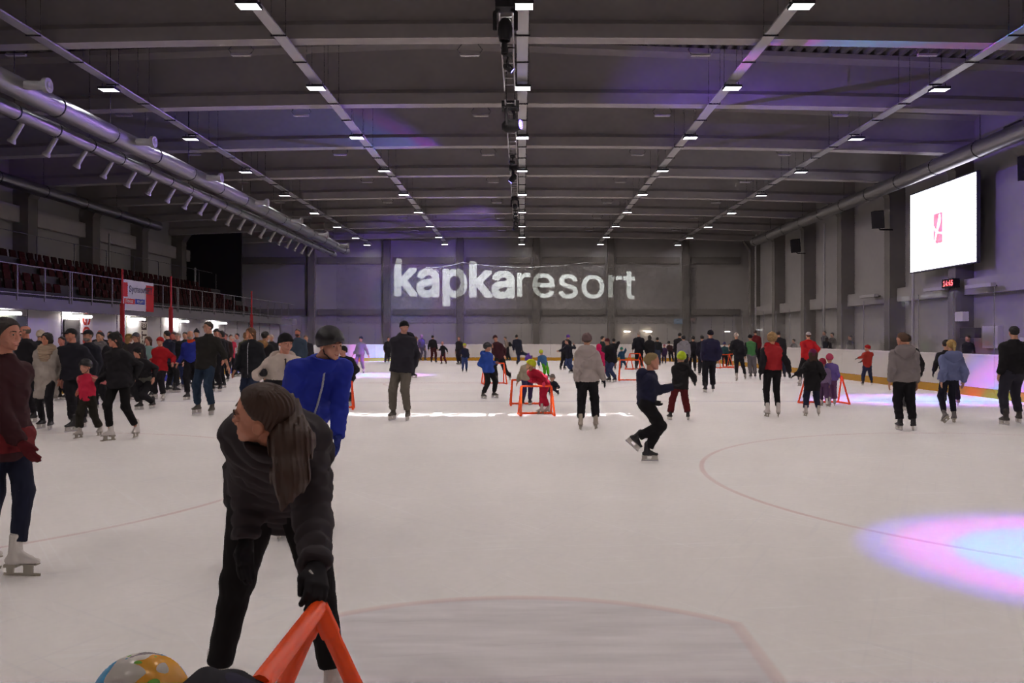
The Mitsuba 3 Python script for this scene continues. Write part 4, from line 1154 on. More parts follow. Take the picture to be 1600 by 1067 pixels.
    if hat and hat[0] in ('helmet', 'round') and close:
        obj('chin_strap', cat([tube([(s * 0.36, 0.0, 0.5), (s * 0.31, 0.08, 0.22), (s * 0.1, 0.2, 0.0)], 0.018, 6) for s in (-1, 1)] + [tube([(-0.1, 0.2, 0.0), (0.1, 0.2, 0.0)], 0.018, 6)]), BLACK, key, smooth=40, tw=hT)
    # trousers
    wr = 0.0065 if h < 0.010 else 0.0055
    tight = 'tight' in style
    def pants(p):
        o = 0.004 if tight else 0.012 * min(S, 1.6)
        wk = wrinkle(p, 24.0, wr * (0.4 if tight else 1.0))
        d = cone(p, L_(H + up * 0.05 * S), L_(H - up * 0.015 * S), 0.058 * S * fat + o, 0.060 * S * fat + o, 1.42, R)
        out = None
        for s in (1, -1):
            l = smin(cone(p, L_(hj[s]), L_(kne[s]), 0.053 * S * fat + o, 0.037 * S + o + flare * 0.3), cone(p, L_(kne[s]), L_(ank[s] + (kne[s] - ank[s]) * 0.08), 0.037 * S + o + flare * 0.3, 0.0285 * S + o + flare), 0.03)
            cutn = unit(ank[s] - kne[s])
            l = smax(l, half(p, L_(ank[s] + (kne[s] - ank[s]) * (0.15 if skate == 'figure' else 0.10)), cutn), 0.012)
            out = l if out is None else smin(out, l, 0.02)
        return smin(d, out, 0.045) + wk
    obj('trousers', surface(pants, np.minimum(lo_, 9) , hi_, h), flat(legs, 0.85, 0.2), key, smooth=True, tw=at0)
    # jacket
    rip = (0.011, 0.062) if 'quilt' in style else None
    wide = cw + 0.03
    hemc = H - up * (hem * S)
    kmid = (kne[1] + kne[-1]) / 2
    slv = trim
    def torso(p, o=bulk):
        wk = wrinkle(p, 21.0, wr) + wrinkle(p[:, [1, 2, 0]], 37.0, wr * 0.4)
        f_ = 0.72 + 0.28 * fat
        ds = [cone(p, L_(H), L_(waist), 0.067 * S * f_ + o, (0.059 if sex != 'f' else 0.053) * S * f_ + o, wide, Rs), cone(p, L_(waist), L_(chest), (0.059 if sex != 'f' else 0.053) * S * f_ + o, 0.068 * S * f_ + o, wide, Rs), cone(p, L_(chest), L_(N - up * 0.02 * S), 0.066 * S + o, 0.035 * S + o, wide * 0.9, Rs)]
        if hem > 0.03: ds.append(cone(p, L_(H), L_(H * 0.15 + (H - up * hem * S) * 0.65 + (np.array([kmid[0], kmid[1], (H - up * hem * S)[2]])) * 0.2), 0.068 * S * f_ + o, 0.074 * S * f_ + o, wide * 0.96, R))
        for s in (1, -1): ds.append(cone(p, L_(N - up * 0.035 * S), L_(shd[s]), 0.036 * S + o, 0.038 * S + o))
        d = fold_all(ds, 0.045 * S)
        if rip: d = d - 0.012 * (np.abs(np.sin((p @ up.astype(np.float32)) * (math.pi / 0.062))) - 0.6)
        d = smax(d, half(p, L_(hemc), -up), 0.015)
        d = smin(d, np.maximum(cone(p, L_(N - up * 0.02 * S), L_(chin + Uh * 0.06 * hh - Fh * 0.2 * hh), 0.044 * S + o * 0.5, 0.040 * S + o * 0.4), half(p, L_(chin - Uh * 0.10 * hh), Uh)), 0.02)
        return d + wk
    def sleeves(p, o=bulk, cuff=0.02):
        ds = []
        for s in (1, -1):
            e = smin(cone(p, L_(shd[s]), L_(elb[s]), 0.039 * S + o * 0.8, 0.030 * S + o * 0.8, 1.0, None, rip), cone(p, L_(elb[s]), L_(wri[s]), 0.030 * S + o * 0.8, 0.022 * S + o * 0.7, 1.0, None, rip), 0.02)
            ds.append(smax(e, half(p, L_(wri[s] - unit(wri[s] - elb[s]) * cuff), unit(wri[s] - elb[s])), 0.01))
        return np.minimum(*ds) + wrinkle(p, 34.0, wr * 0.8)
    cuff = 0.02 if 'rolled' not in style else 0.16
    lo2, hi2 = lo_.copy(), hi_.copy()
    if vest:
        obj('jacket', surface(lambda p: smin(smin(torso(p, bulk * 0.4), sleeves(p, bulk * 0.5), 0.03), sleeves(p, bulk * 0.5), 0.03), lo2, hi2, h), flat(jacket, 0.85, 0.2), key, smooth=True, tw=at0)
        obj('vest', surface(lambda p: smax(torso(p, bulk * 1.25), -np.minimum(cone(p, L_(shd[1] + Rs * 0.05 * S), L_(elb[1] + Rs * 0.08 * S), 0.055 * S, 0.05 * S), cone(p, L_(shd[-1] - Rs * 0.05 * S), L_(elb[-1] - Rs * 0.08 * S), 0.055 * S, 0.05 * S)), 0.02), lo2, hi2, h), flat(vest, 0.75, 0.25), key, smooth=True, tw=at0)
    else:
        obj('jacket', surface(lambda p: smin(torso(p), sleeves(p, cuff=cuff), 0.018 * S), lo2, hi2, h), jacket if jacket in scene else flat(jacket, 0.8, 0.22), key, smooth=True, tw=at0)
    for col, b0, b1 in bands:
        obj('jacket_band', surface(lambda p: np.maximum(np.maximum(torso(p, bulk + 0.004), half(p, L_(H + up * b1 * S), up)), half(p, L_(H + up * b0 * S), -up)), lo2, hi2, h), flat(col, 0.8, 0.2), key, smooth=True, tw=at0)
    if hood: obj('hood', surface(lambda p: smax(smin(cone(p, L_(N - rs * 0.065 * S + up * 0.005 * S + Rs * 0.05 * S), L_(N - rs * 0.065 * S + up * 0.005 * S - Rs * 0.05 * S), 0.052 * S, 0.052 * S), cone(p, L_(N - rs * 0.075 * S - up * 0.05 * S), L_(N - rs * 0.06 * S), 0.04 * S, 0.06 * S, 1.4, Rs), 0.03), -cone(p, L_(N), L_(N + up * 0.2 * S), 0.052 * S, 0.06 * S), 0.02), L_(N) - 0.24, L_(N) + 0.24, min(h, 0.014)), flat(hood, 0.85, 0.2), key, smooth=True, tw=at0)
    if collar: obj('collar', surface(lambda p: np.maximum(smax(cone(p, L_(N - up * 0.01 * S), L_(chin + Uh * 0.1 * hh - Fh * 0.15 * hh), 0.056 * S + bulk * 0.4, 0.050 * S + bulk * 0.4), -cone(p, L_(N), L_(chin + Uh * 0.3 * hh), 0.038 * S, 0.040 * S), 0.01), half(p, L_(chin + Uh * 0.02 * hh), Uh)), L_(N) - 0.22, L_(N) + 0.24, min(h, 0.012)), flat(collar, 0.85, 0.2), key, smooth=True, tw=at0)
    if scarf: obj('scarf', surface(lambda p: fold_all([cone(p, L_(N + up * 0.015 * S + rs * 0.015 * S - Rs * 0.045 * S), L_(N + up * 0.015 * S + rs * 0.015 * S + Rs * 0.045 * S), 0.050 * S, 0.050 * S), cone(p, L_(N - up * 0.03 * S + rs * 0.05 * S - Rs * 0.03 * S), L_(N - up * 0.03 * S + rs * 0.05 * S + Rs * 0.03 * S), 0.044 * S, 0.044 * S), cone(p, L_(N - up * 0.08 * S + rs * 0.065 * S), L_(N - up * 0.10 * S + rs * 0.065 * S), 0.042 * S, 0.034 * S, 1.4, Rs)], 0.02) + 0.006 * np.sin((p @ up.astype(np.float32)) * 150), L_(N) - 0.3, L_(N) + 0.3, min(h, 0.012)), flat(scarf, 0.9, 0.1), key, smooth=True, tw=at0)
    rp = unit(rs - up * (rs @ up))
    if zip_: obj('zip', tube([N + rp * (0.045 * S + bulk * 1.2), N * 0.6 + chest * 0.4 + rp * (0.070 * S + bulk * 1.5), chest + rp * (0.083 * S + bulk * 1.6), waist + rp * (0.072 * S + bulk * 1.6), hemc + rp * (0.078 * S + bulk * 1.4)], 0.009, 6), flat(zip_, 0.5), key, smooth=40)
    if gloves:
        for i, s in enumerate((first, -first)):
            q = hand_mesh(0.75 if hold[i] > 0.5 else 0.28, 0.018, s > 0, close)[1]
            obj('glove', q, flat(gloves, 0.8, 0.2), key, tw=at0 @ T(hfr[s]))
    if noskates:
        for s in (1, -1):
            f, u = fdir[s]
            obj('shoe', SK['hockey'], flat(shoe or '1a191b', 0.5, 0.3), key, tw=T(M4(np.cross(f, u), f, u, ank[s] - u * bl * 0.62, bl)))
    else:
        sc = shoe or ('cfcac6' if skate == 'figure' else '1a191b')
        for i, s in enumerate((first, -first)):
            f, u = fdir[s]; r = np.cross(f, u)
            tw = T(M4(r, f, u, ank[s] - u * bl * 0.62, bl))
            k = obj('skate', SK[skate], flat(sc, 0.45, 0.4), key, tw=tw)
            obj('blade', SK[skate + '_runner'], STEEL if skate == 'hockey' else flat('8f8a80', 0.35, 0.5, 0.3), k, tw=tw)
            if skate == 'hockey': obj('holder', SK['holder'], flat('b9b5b0' if sc != '1a191a' else '19181a', 0.5, 0.4), k, tw=tw)
    info = dict(key=key, N=N, H=H, chin=chin, hM=hM, at0=at0, wri=wri, elb=elb, shd=shd, base=base, up=up, rs=rs, Rs=Rs, S=S, first=first, F=F, Fh=Fh, Uh=Uh, Rh=Rh, hh=hh, waist=waist, chest=chest)
    PEOPLE[key] = info
    return info


# ------------------------------------------------------------------ orange skating aids
ORANGE = flat('e2480e', 0.4, 0.45)
def skate_aid(c, yaw, label, length=0.62, width=0.55, height=0.74, r=0.021):
    """A tent of orange pipes: a handle bar between two A-shaped ends, joined by a rail along one side."""
    key = thing('skating_aid', label, 'skating aid')
    a = math.radians(yaw); u = np.array([math.cos(a), math.sin(a), 0]); v = np.array([-u[1], u[0], 0]); c = np.array([c[0], c[1], 0.0])
    E = [c + u * s * length / 2 + Z * height for s in (-1, 1)]
    obj('handle_bar', tube([E[0], E[1]], r * 1.05, 12), ORANGE, key, smooth=40)
    B = {}
    for i, s in enumerate((-1, 1)):
        for t in (-1, 1):
            b = c + u * s * length / 2 * 1.12 + v * t * width / 2 + Z * r
            B[i, t] = b
            obj('leg', tube([E[i] + (b - E[i]) * 0.01, b], r, 12), ORANGE, key, smooth=40)
            obj('joint', tube([E[i] - Z * 0.0, E[i] + (b - E[i]) * 0.13], r * 1.2, 12), ORANGE, key, smooth=40)
            obj('joint', place(trimesh.creation.icosphere(2, r * 1.25), b, Z), ORANGE, key, smooth=True)
        obj('base_rail', tube([B[i, -1], B[i, 1]], r, 12), ORANGE, key, smooth=40)
    obj('base_rail', tube([B[0, 1], B[1, 1]], r, 12), ORANGE, key, smooth=40)
    return key
# ------------------------------------------------------------------ the skaters, nearest first
P = person
# woman bending over the skating aid, her head turned to her right
wm = P('woman in dark quilted jacket bending over the nearest orange skating aid', [(338, 1122), (522, 1126)], (408, 605), 0, S=1.70, sex='f', hip=(437, 752, 0.0), dd=-0.62, neck=(428, 668, -0.40), sh=-28, hd=-86, hp=3, collar='282427', pole=(-0.25, 1.0, 0.0), hair=('back', '33221a'), skin='b98068',
       jacket='282427', style='quilt tight', hem=0.115, fat=1.28, bulk=0.021, legs='0c0b0d', gloves='141316', hands=[(384, 884, -0.16), (497, 932, -0.76)], hold=(0.25, 1), skate='figure', splay=14, fine=0.0065)
ph = [at(449, 634, 2.93) - wm['base'], at(456, 690, 2.84) - wm['base'], at(454, 745, 2.78) - wm['base'], at(442, 792, 2.76) - wm['base']]
def pony(p):
    d = smin(smin(cone(p, ph[0], ph[1], 0.045, 0.068), cone(p, ph[1], ph[2], 0.068, 0.058), 0.04), cone(p, ph[2], ph[3], 0.058, 0.012), 0.04)
    return d + 0.0035 * np.sin(p[:, 0] * 170 + 2.2 * np.sin(p[:, 2] * 11)) + 0.003 * np.sin(p[:, 0] * 330 + p[:, 1] * 120 + 1.5 * np.sin(p[:, 2] * 15 + 1))
obj('ponytail', surface(pony, np.min(ph, 0) - 0.12, np.max(ph, 0) + 0.12, 0.0055), flat('33221a', 0.6, 0.35), wm['key'], smooth=True, tw=wm['at0'])
obj('hair_tie', place(tube([(0.036 * math.cos(a), 0.036 * math.sin(a), 0) for a in np.linspace(0, 6.283, 16)], 0.014, 8), at(447, 637, 2.92), (0.3, 0.2, -1)), BLACK, wm['key'], smooth=40)
gw = wm['wri'][-1]; gd = np.array([gw[0], gw[1], gw[2]])
obj('glove_piping', tube([gd + np.array(q) for q in ((-0.012, -0.040, 0.012), (0.012, -0.046, -0.012), (0.018, -0.050, -0.045), (0.012, -0.050, -0.085))], 0.0045, 6), flat('b5b2b0', 0.6), wm['key'], smooth=40)
# maroon-clad woman at the left edge
mw = P('woman in maroon sweater with a red chequered band, red gloves and white figure skates', [(-22, 884), (27, 899)], (11, 498), 76, S=1.66, sex='f', hd=78, sh=80, hair=('full', '1d1612', '1d1612'), skin='b87f6c', jacket='2b0f14', hem=0.10, fat=1.02,
       legs='141829', style='tight', gloves='4a1016', hands=[(48, 718, -0.10), (-40, 690, 0.3)], skate='figure', bands=(('571418', -0.065, 0.035),), fine=0.007)
# man in the blue jacket
bm = P('man in bright blue jacket and black helmet leaning forward behind the bending woman', [(440, 838), (468, 832)], (517, 511), 18, S=1.80, hip=(470, 674, 0.15), dd=-0.45, neck=(503, 567, -0.32), sh=30, hd=50, hp=8, hat=('round', '17161a'), hair=None, skin='b58370', jacket='1b2780', hem=0.03,
       legs='111114', gloves='1c2768', hands=[(441, 706, 0.0), (526, 706, -0.40)], zip_='9a9aa8', collar='1b2780', fine=0.008)
# child with the painted helmet
def painted(p, n, uv):
    """Printed patches: white ground, blue blots, an orange field on one side, a grey crown patch."""
    k = mikit.noise(p.x * 21 + 3.0, p.y * 21, p.z * 21); j = mikit.noise(p.x * 34 + 8.0, p.y * 34, p.z * 34 + 2.0)
    c = mikit.mix(mi.Color3f(0.58, 0.54, 0.50), mi.Color3f(0.05, 0.24, 0.42), mi.Float(k > 0.50) * 1.0)
    c = mikit.mix(c, mi.Color3f(0.64, 0.30, 0.03), mi.Float(p.x + 0.09 * (j - 0.5) > -0.885) * mi.Float(j > 0.25))
    c = mikit.mix(c, mi.Color3f(0.16, 0.13, 0.14), mi.Float(p.z + 0.05 * (k - 0.5) > 0.835) * 1.0)
    return mikit.mix(c, mi.Color3f(0.12, 0.30, 0.04), mi.Float(j > 0.80) * 1.0)


scene['mat_painted_helmet'] = {'type': 'principled', 'base_color': mikit.proc(painted), 'roughness': 0.25, 'specular': 0.5, 'clearcoat': 0.6}
P('child in navy jacket and colourful painted helmet bending in front of the woman', [(300, 1560), (350, 1575)], (203, 1032), -90, S=1.22, sex='k', hip=(352, 1128), hd=-95, sh=-90, hp=16, hat=('round', 'ffffff', 'mat_painted_helmet'), hair=None, jacket='17152a', legs='16161c',
  hands=[(215, 1250, -0.1), (240, 1250, 0.1)], gloves='1a1a20', fine=0.008)
skate_aid((-0.66, 2.36), 90, 'orange skating aid held by the bending woman at the bottom edge', length=0.60, width=0.62, height=0.725, r=0.027)
# ----- left group, from the front backwards
P('boy in white jacket with dark lower half and black knitted cap', [(426, 738), (452, 735)], (447, 522), 25, S=1.58, sex='m', hd=42, hat=('beanie', '131216'), hair=('short', '3a2a1c'), skin='c08a76', jacket='c6b9b0', bands=(('1d1c20', -0.03, 0.13),), hem=0.04, legs='1c1b20', gloves='17161a',
  hands=[(402, 592, -0.15), (480, 610, 0.0)], bulk=0.026, zip_='2a2226', hood='c6b9b0', hp=-3)
P('woman in black beanie and black leggings holding the child in the pink vest', [(172, 688), (213, 685)], (178, 520), -12, sex='f', S=1.64, hd=-48, hat=('beanie', '1d1c1c'), hair=('long', '1c1512'), skin='b47a66', jacket='131216', hem=0.07, fat=1.02, legs='0b0a0c', style='tight', gloves='131216', hands=[(152, 603, -0.1), (212, 600, 0.1)], skate='figure', lift=(0, 0.02), splay=18)
P('small child in pink vest and dark helmet, legs apart, beside the woman in leggings', [(124, 684), (156, 680)], (133, 561), -5, sex='k', S=1.14, hd=-10, hat=('round', '1b1a1c'), hair=('short', '2a1d16'), skin='c08b78', jacket='b86a6c', vest='b0223c', legs='1f1d17', flare=0.012, hands=[(120, 620, -0.02), (154, 592, -0.1)], skate='figure', shoe='b9b2ac')
P('woman in long pale grey coat and cream scarf with black skates', [(66, 669), (79, 671)], (73, 520), 8, sex='f', S=1.64, hd=-10, hair=('bob', '17110f'), skin='b27a62', jacket='9a928b', hem=0.24, legs='17161a', scarf='a08c78', hands=[(46, 592, -0.1), (96, 600, 0.0)], style='tight', shoe='141316', bulk=0.022)
P('man in navy jacket and dark cap behind the child in the pink vest', [(114, 674), (130, 668)], (110, 514), -8, S=1.76, hd=-25, hat=('cap', '17161a'), hair=('short', '1c1613'), skin='ruddy', jacket='14141d', legs='121116', hands=[(97, 603, 0.0), (148, 600, 0.1)], hem=0.06, bulk=0.026, shoe='141316')
P('bald man in dark jacket just behind the maroon-clad woman', [(30, 664), (52, 660)], (38, 509), -20, S=1.72, hd=-60, hair=('balding', '4a4038'), skin='ruddy', jacket='131217', legs='121116', hem=0.08, bulk=0.03, gloves='141316')
P('man in dark shirt with rolled sleeves and blue jeans, glasses on', [(309, 646), (331, 648)], (325, 503), -8, S=1.84, hd=-40, hair=('short', '2a211a'), skin='b58672', jacket='1d1c1a', style='rolled', legs='1e2c3e', hem=0.06, hands=[(307, 588, 0.0), (362, 585, -0.05)], glasses=True, shoe='4a463f', bulk=0.012)
P('woman with long brown hair in dark parka holding hands with the man in jeans', [(386, 646), (405, 649)], (391, 512), -12, sex='f', S=1.76, hd=-35, hair=('long', '4f3420'), skin='b57d62', jacket='101218', hem=0.12, legs='1c2438', hands=[(364, 586, 0.0), (418, 600, 0.0)], zip_='8a8a92', bulk=0.026)
P('elderly grey-haired man in blue jacket with orange collar', [(293, 625), (311, 623)], (297, 517), -5, S=1.74, hd=-5, hair=('balding', '9a948c'), skin='c08a74', jacket='1d2674', legs='111014', hands=[(276, 573, 0), (316, 572, 0.05)], collar='b03a20', beard='8a8078')
P('woman in red jacket and red cap holding hands with the elderly man', [(243, 624), (255, 627)], (250, 527), -5, sex='f', S=1.58, hd=-5, hat=('beanie', '8c1a18'), hair=('short', '2a1d16'), skin='b07a66', jacket='8a1018', legs='121014', hands=[(233, 569, 0), (273, 572, 0)], hem=0.04, skate='hockey', shoe='a8a29c', bulk=0.026)
P('girl in black cap and dark open jacket crouching forward on skates', [(219, 640), (239, 638)], (214, 543), -15, sex='f', S=1.58, hip=(228, 596, 0.1), dd=-0.25, hd=-25, hat=('beanie', '141316'), hair=('long', '231812'), skin='b88370', jacket='17161a', legs='131216', hands=[(210, 600, -0.1), (243, 596, 0)], bands=(('4a4a44', -0.02, 0.10),), shoe='1d1b1a')
P('woman with pale headband, dark coat and jeans behind the red jacket', [(271, 612), (287, 609)], (278, 520), -5, sex='f', S=1.66, hat=('band', 'b9aaa0'), hair=('short', '7a7068'), skin='c29080', jacket='121418', legs='222c4e', hem=0.05, shoe='6a6660')
P('black-haired man in navy jacket between the red jacket and a red post', [(262, 613), (274, 614)], (260, 517), 150, S=1.74, hd=-100, hair=('short', '17110e'), jacket='171a2a', legs='121216', hem=0.05)
P('man with reddish face in dark jacket right of the second red post', [(268, 606), (278, 606)], (271, 519), -20, S=1.75, skin='a55c50', hair=('short', '2a1512'), jacket='1c1a22', legs='141318')
P('woman with long blonde hair and olive cap in the left crowd', [(197, 620), (207, 621)], (202, 522), 140, sex='f', S=1.64, hat=('beanie', '5c4a22'), hair=('long', '8a6a40'), jacket='2a2622', legs='17161a', hem=0.08)
P('woman with grey cap, glasses and pinkish hair in the left crowd', [(209, 625), (219, 624)], (212, 520), -15, sex='f', S=1.70, hat=('beanie', '4a4a50'), hair=('long', '8a6658'), skin='c08d78', jacket='2a2428', legs='17161a', glasses=True)
P('girl with long brown hair in mint jacket left of the red jacket', [(227, 622), (237, 621)], (231, 526), -10, sex='f', S=1.58, hair=('long', '3a2418'), skin='c08878', jacket='7d9c98', legs='17161a', hem=0.04)
P('man with cap and grey beard in navy jacket behind the capped man', [(132, 652), (144, 652)], (137, 516), -20, S=1.74, hat=('cap', '17161a'), hair=('short', '4a443e'), skin='b07f6c', beard='6a645e', jacket='15161f', legs='121116', bulk=0.026)
P('dark-clad person with a patterned black and white scarf in the left crowd', [(150, 638), (164, 638)], (156, 519), -5, S=1.66, sex='f', hair=('short', '17110e'), jacket='141318', legs='121116', scarf='5a5658')
P('bald man at the back of the left crowd above the patterned scarf', [(151, 606), (160, 606)], (156, 516), 10, S=1.8, hair=('balding', '3a2a24'), skin='a5685a', jacket='17161a', legs='121116')
P('small child in pale helmet behind the pink vest', [(148, 622), (156, 622)], (152, 569), -10, sex='k', S=0.98, hat=('helmet', 'a9a4a0'), hair=None, skin='c08b78', jacket='20202c', legs='17161a')
P('dark-haired person at the back, left of the black beanie', [(168, 612), (178, 612)], (172, 518), 5, S=1.74, hair=('short', '15100e'), jacket='17151a', legs='121116')
P('dark-haired person at the back, right above the black beanie', [(178, 609), (188, 609)], (183, 518), 170, S=1.74, hair=('short', '15100e'), jacket='17151a', legs='121116')
P('person in white knitted cap and dark coat behind the pale grey coat', [(58, 636), (70, 636)], (64, 516), 175, S=1.72, sex='f', hat=('beanie', 'b8ab98'), hair=('short', '2a2018'), jacket='131519', legs='121116', hem=0.1)
P('dark-haired person behind the scarfed woman, right of her head', [(93, 625), (103, 625)], (96, 526), -10, S=1.64, skin='a5685a', hair=('short', '1d1512'), jacket='141a1c', legs='121116')
P('dark-haired man left of the elderly man at the back', [(286, 603), (296, 603)], (289, 519), 5, S=1.76, hair=('short', '15100e'), jacket='151a1c', legs='121116')
P('person in black bobble hat between elderly man and man with glasses', [(302, 604), (312, 604)], (307, 515), 5, S=1.76, hat=('bobble', '17161a'), hair=None, jacket='14151a', legs='121116')
P('person in dark cap right behind the man with glasses', [(332, 612), (344, 612)], (338, 514), -8, S=1.78, hat=('cap', '1b1a1d'), hair=('short', '1d1512'), skin='a87260', jacket='17161a', legs='121116')
P('dark-haired woman looking left behind the man with glasses', [(340, 606), (350, 606)], (346, 517), -30, sex='f', S=1.72, hair=('bob', '17110e'), skin='a87260', jacket='1a181a', legs='121116')
P('person with dark jacket at the edge of the gap beside the white jacket', [(348, 596), (356, 596)], (352, 521), -5, S=1.70, hair=('short', '2a1a16'), skin='a56a5c', jacket='2a1c1a', legs='121116')
P('person in white jacket carrying a toddler by the far left boards', [(357, 590), (364, 589)], (361, 523), 40, S=1.66, sex='f', hair=('short', '3a2a1c'), skin='c08b78', jacket='b0a69e', legs='1c1b20', hands=[(360, 552, -0.25), (367, 552, -0.2)])
P('toddler in pink snowsuit carried by the person in white', [(362, 590), (366, 590)], (364, 526), -5, sex='k', S=0.80, hat=('beanie', 'bdb2a6'), hair=None, skin='c08b78', jacket='b03048', legs='b03048', hip=(363.5, 549, -0.35), dd=-0.3, noskates=True, lift=(0.75, 0.75), hands=[(360, 545, -0.45), (368, 545, -0.45)])
P('dark-haired person in pale top leaning to the toddler', [(369, 588), (376, 588)], (370, 521), -30, S=1.7, hair=('short', '15100e'), skin='a87260', jacket='a09aa4', legs='17161a')
P('man in olive jacket beside the long-haired woman', [(378, 608), (390, 606)], (385, 519), 60, S=1.72, hair=('bob', '6a4a30'), skin='b58068', jacket='3a3a26', legs='17161a', hem=0.08)
P('dark-haired person in black jacket with fur hood left of the white jacket', [(412, 634), (424, 634)], (415, 518), 150, S=1.70, hair=('short', '15100e'), jacket='131216', legs='121116', hood='7a5a38', hem=0.06)
P('person in pale cap at the back, right of the fur hood', [(421, 596), (428, 596)], (424, 523), 0, S=1.66, hat=('beanie', 'a8968c'), hair=None, jacket='1c1b20', legs='121116')
P('dark-haired man in grey-blue jacket behind the white jacket', [(458, 612), (472, 612)], (465, 514), -5, S=1.78, hair=('short', '2a1a18'), skin='a86a58', beard='3a2622', jacket='2a3644', legs='17161a', hem=0.05)
P('person in dark jacket behind the man in grey-blue', [(476, 596), (484, 596)], (478, 524), 10, S=1.66, hair=('short', '5a4638'), jacket='1c1a22', legs='121116')
P('adult in black jacket and face mask bending over a small child behind the blue jacket', [(533, 636), (548, 632)], (537, 541), -18, S=1.72, hip=(543, 588, 0.25), dd=-0.25, hd=-25, hp=18, hat=('beanie', '141316'), hair=None, skin='b58370', jacket='131318', legs='121116', gloves='a57a66', hands=[(524, 592, -0.3), (546, 594, -0.15)], hold=(1, 1), bulk=0.028)
P('small child in navy suit and yellow headband behind the blue jacket', [(527, 633), (538, 633)], (535, 575), -8, sex='k', S=0.92, hat=('band', '8aa02a'), hair=('short', '2a1d16'), skin='b58370', jacket='1a2244', legs='161c38', flare=0.01)
skate_aid((ground(533, 637)[0], ground(533, 637)[1] - 0.35), 8, 'orange skating aid of the small child behind the blue jacket', length=0.62, width=0.5, height=0.62)
# ----- middle
P('man in charcoal jacket and grey trousers with black knitted cap standing in mid ice', [(614, 656), (637, 657)], (632, 502), -12, S=1.78, hd=30, hat=('beanie', '131216'), hair=('short', '2a2018'), skin='b9897a', jacket='1f1e26', legs='57524b', hem=0.05, hands=[(616, 586, 0.0), (648, 582, 0.1)], gloves='16161e', shoe='4a443e', bulk=0.026, hood='1f1e26')
P('skater in dark jacket mostly hidden behind the man in grey trousers', [(616, 592), (646, 590)], (650, 526), 120, S=1.72, hair=('short', '5a3a28'), jacket='1a1a1e', legs='141318', pitch=(-25, 0), lift=(0.03, 0))
P('skater lit violet by the stage light before the far left boards', [(556, 583), (568, 583)], (564, 526), -10, S=1.62, sex='f', hair=('short', '2a2018'), hat=('beanie', '2a282c'), skin='c08a76', jacket='77757c', legs='6c6a74', hands=[(551, 556, 0), (578, 560, -0.1)], hem=0.05, skate='figure')
P('dark skater in the violet light left of the man in grey trousers', [(602, 568), (607, 566)], (607, 527), 20, S=1.68, hair=('short', '2a2018'), skin='b58370', jacket='1c1b20', legs='1e1d22', hands=[(600, 550, 0), (613, 550, 0)])
P('person lit violet near the far boards, right of the man in grey trousers', [(657, 564), (664, 564)], (659, 523), 150, S=1.78, hat=('hood', '6c6a72'), hair=None, jacket='4a4852', legs='4a4852', hem=0.04)
P('man in flat cap and dark red trousers holding a child by the hand', [(674, 567), (681, 567)], (676, 524), 170, S=1.72, hat=('cap', '26241f'), hair=('short', '2a2018'), jacket='17161a', legs='38161a', hands=[(669, 548, 0.1), (684, 548, 0)])
P('child in pale pink hat, black coat and red boots by the far boards', [(690, 569), (697, 569)], (691, 534), -30, sex='k', S=1.26, hat=('beanie', 'c08a80'), hair=None, jacket='17161a', legs='4a1820', hands=[(684, 548, 0), (700, 552, 0)], hem=0.14)
P('brown-haired person in dark jacket behind the child in yellow helmet and jeans', [(716, 570), (720, 570)], (717, 526), -30, S=1.68, hair=('short', '4a342a'), skin='a8786a', jacket='1c1a1e', legs='1c161a')
P('child in yellow helmet, navy jacket and blue jeans', [(723, 581), (729, 581)], (726, 536), 5, sex='k', S=1.26, hat=('helmet', 'b6c012'), hair=None, skin='b08a6a', jacket='16182a', legs='2a3862', hands=[(720, 556, 0), (732, 562, 0)], bulk=0.03)
P('boy in blue jacket, grey helmet and black trousers looking to the right', [(755, 623), (772, 622)], (762, 535), 55, sex='k', S=1.40, hd=95, hat=('round', '232326'), hair=('short', '2a1d16'), skin='b5816c', jacket='24408e', legs='141316', hands=[(760, 580, -0.1), (778, 570, 0.1)], hem=0.06, shoe='3a3835', hood='24408e', bulk=0.03, lift=(0, 0.01))
P('tall person in maroon jacket striding with one leg stretched to the side', [(776, 595), (797, 594)], (773, 524), -20, S=1.72, sex='f', hip=(781, 562), hd=-10, hat=('beanie', '2c1218'), hair=None, skin='b58370', jacket='34151d', legs='141316', hands=[(770, 545, -0.1), (790, 560, 0)], shoe='5a564f', hem=0.03, roll=-0.1)
skate_aid(ground(772, 600)[:2], 12, 'orange skating aid behind the boy in blue', length=0.7, width=0.6, height=0.72)
P('person in beige jacket with a black backpack at the far boards', [(793, 564), (797, 564)], (789, 526), -95, S=1.68, hair=('short', '2a2018'), jacket='6a6058', legs='17161a', hem=0.02)
pk = list(PEOPLE.values())[-1]
obj('backpack', surface(lambda p: smin(cone(p, pk['chest'] - pk['rs'] * 0.2 - pk['base'], pk['waist'] - pk['rs'] * 0.21 - pk['base'], 0.09, 0.11, 1.4, pk['Rs']), ball(p, pk['waist'] - pk['rs'] * 0.3 - pk['base'], (0.08, 0.1, 0.1)), 0.05), [-0.6, -0.6, 0.6], [0.6, 0.6, 1.7], 0.03), flat('141316', 0.8), smooth=True, tw=pk['at0'], category='backpack', label='black backpack worn by the person in beige at the far boards')
P('man in navy jacket with one leg swung back to the right', [(808, 571), (829, 560)], (807, 523), 165, S=1.76, hip=(812, 551, 0.2), hair=('short', '15120f'), jacket='171b28', legs='22263c', depth=(47.6, 47.9), lift=(0, 0.35), pitch=(0, -50), hem=0.06, bulk=0.03)
P('child in cream jacket and purple hat facing the goal, holding a frame', [(817, 634), (828, 633)], (826, 555), 168, sex='k', S=1.18, hat=('bobble', '5c3a8c'), hair=None, jacket='8f8776', legs='30284a', hem=0.05, hands=[(806, 602, 0.15), (838, 600, 0.2)], bulk=0.03)
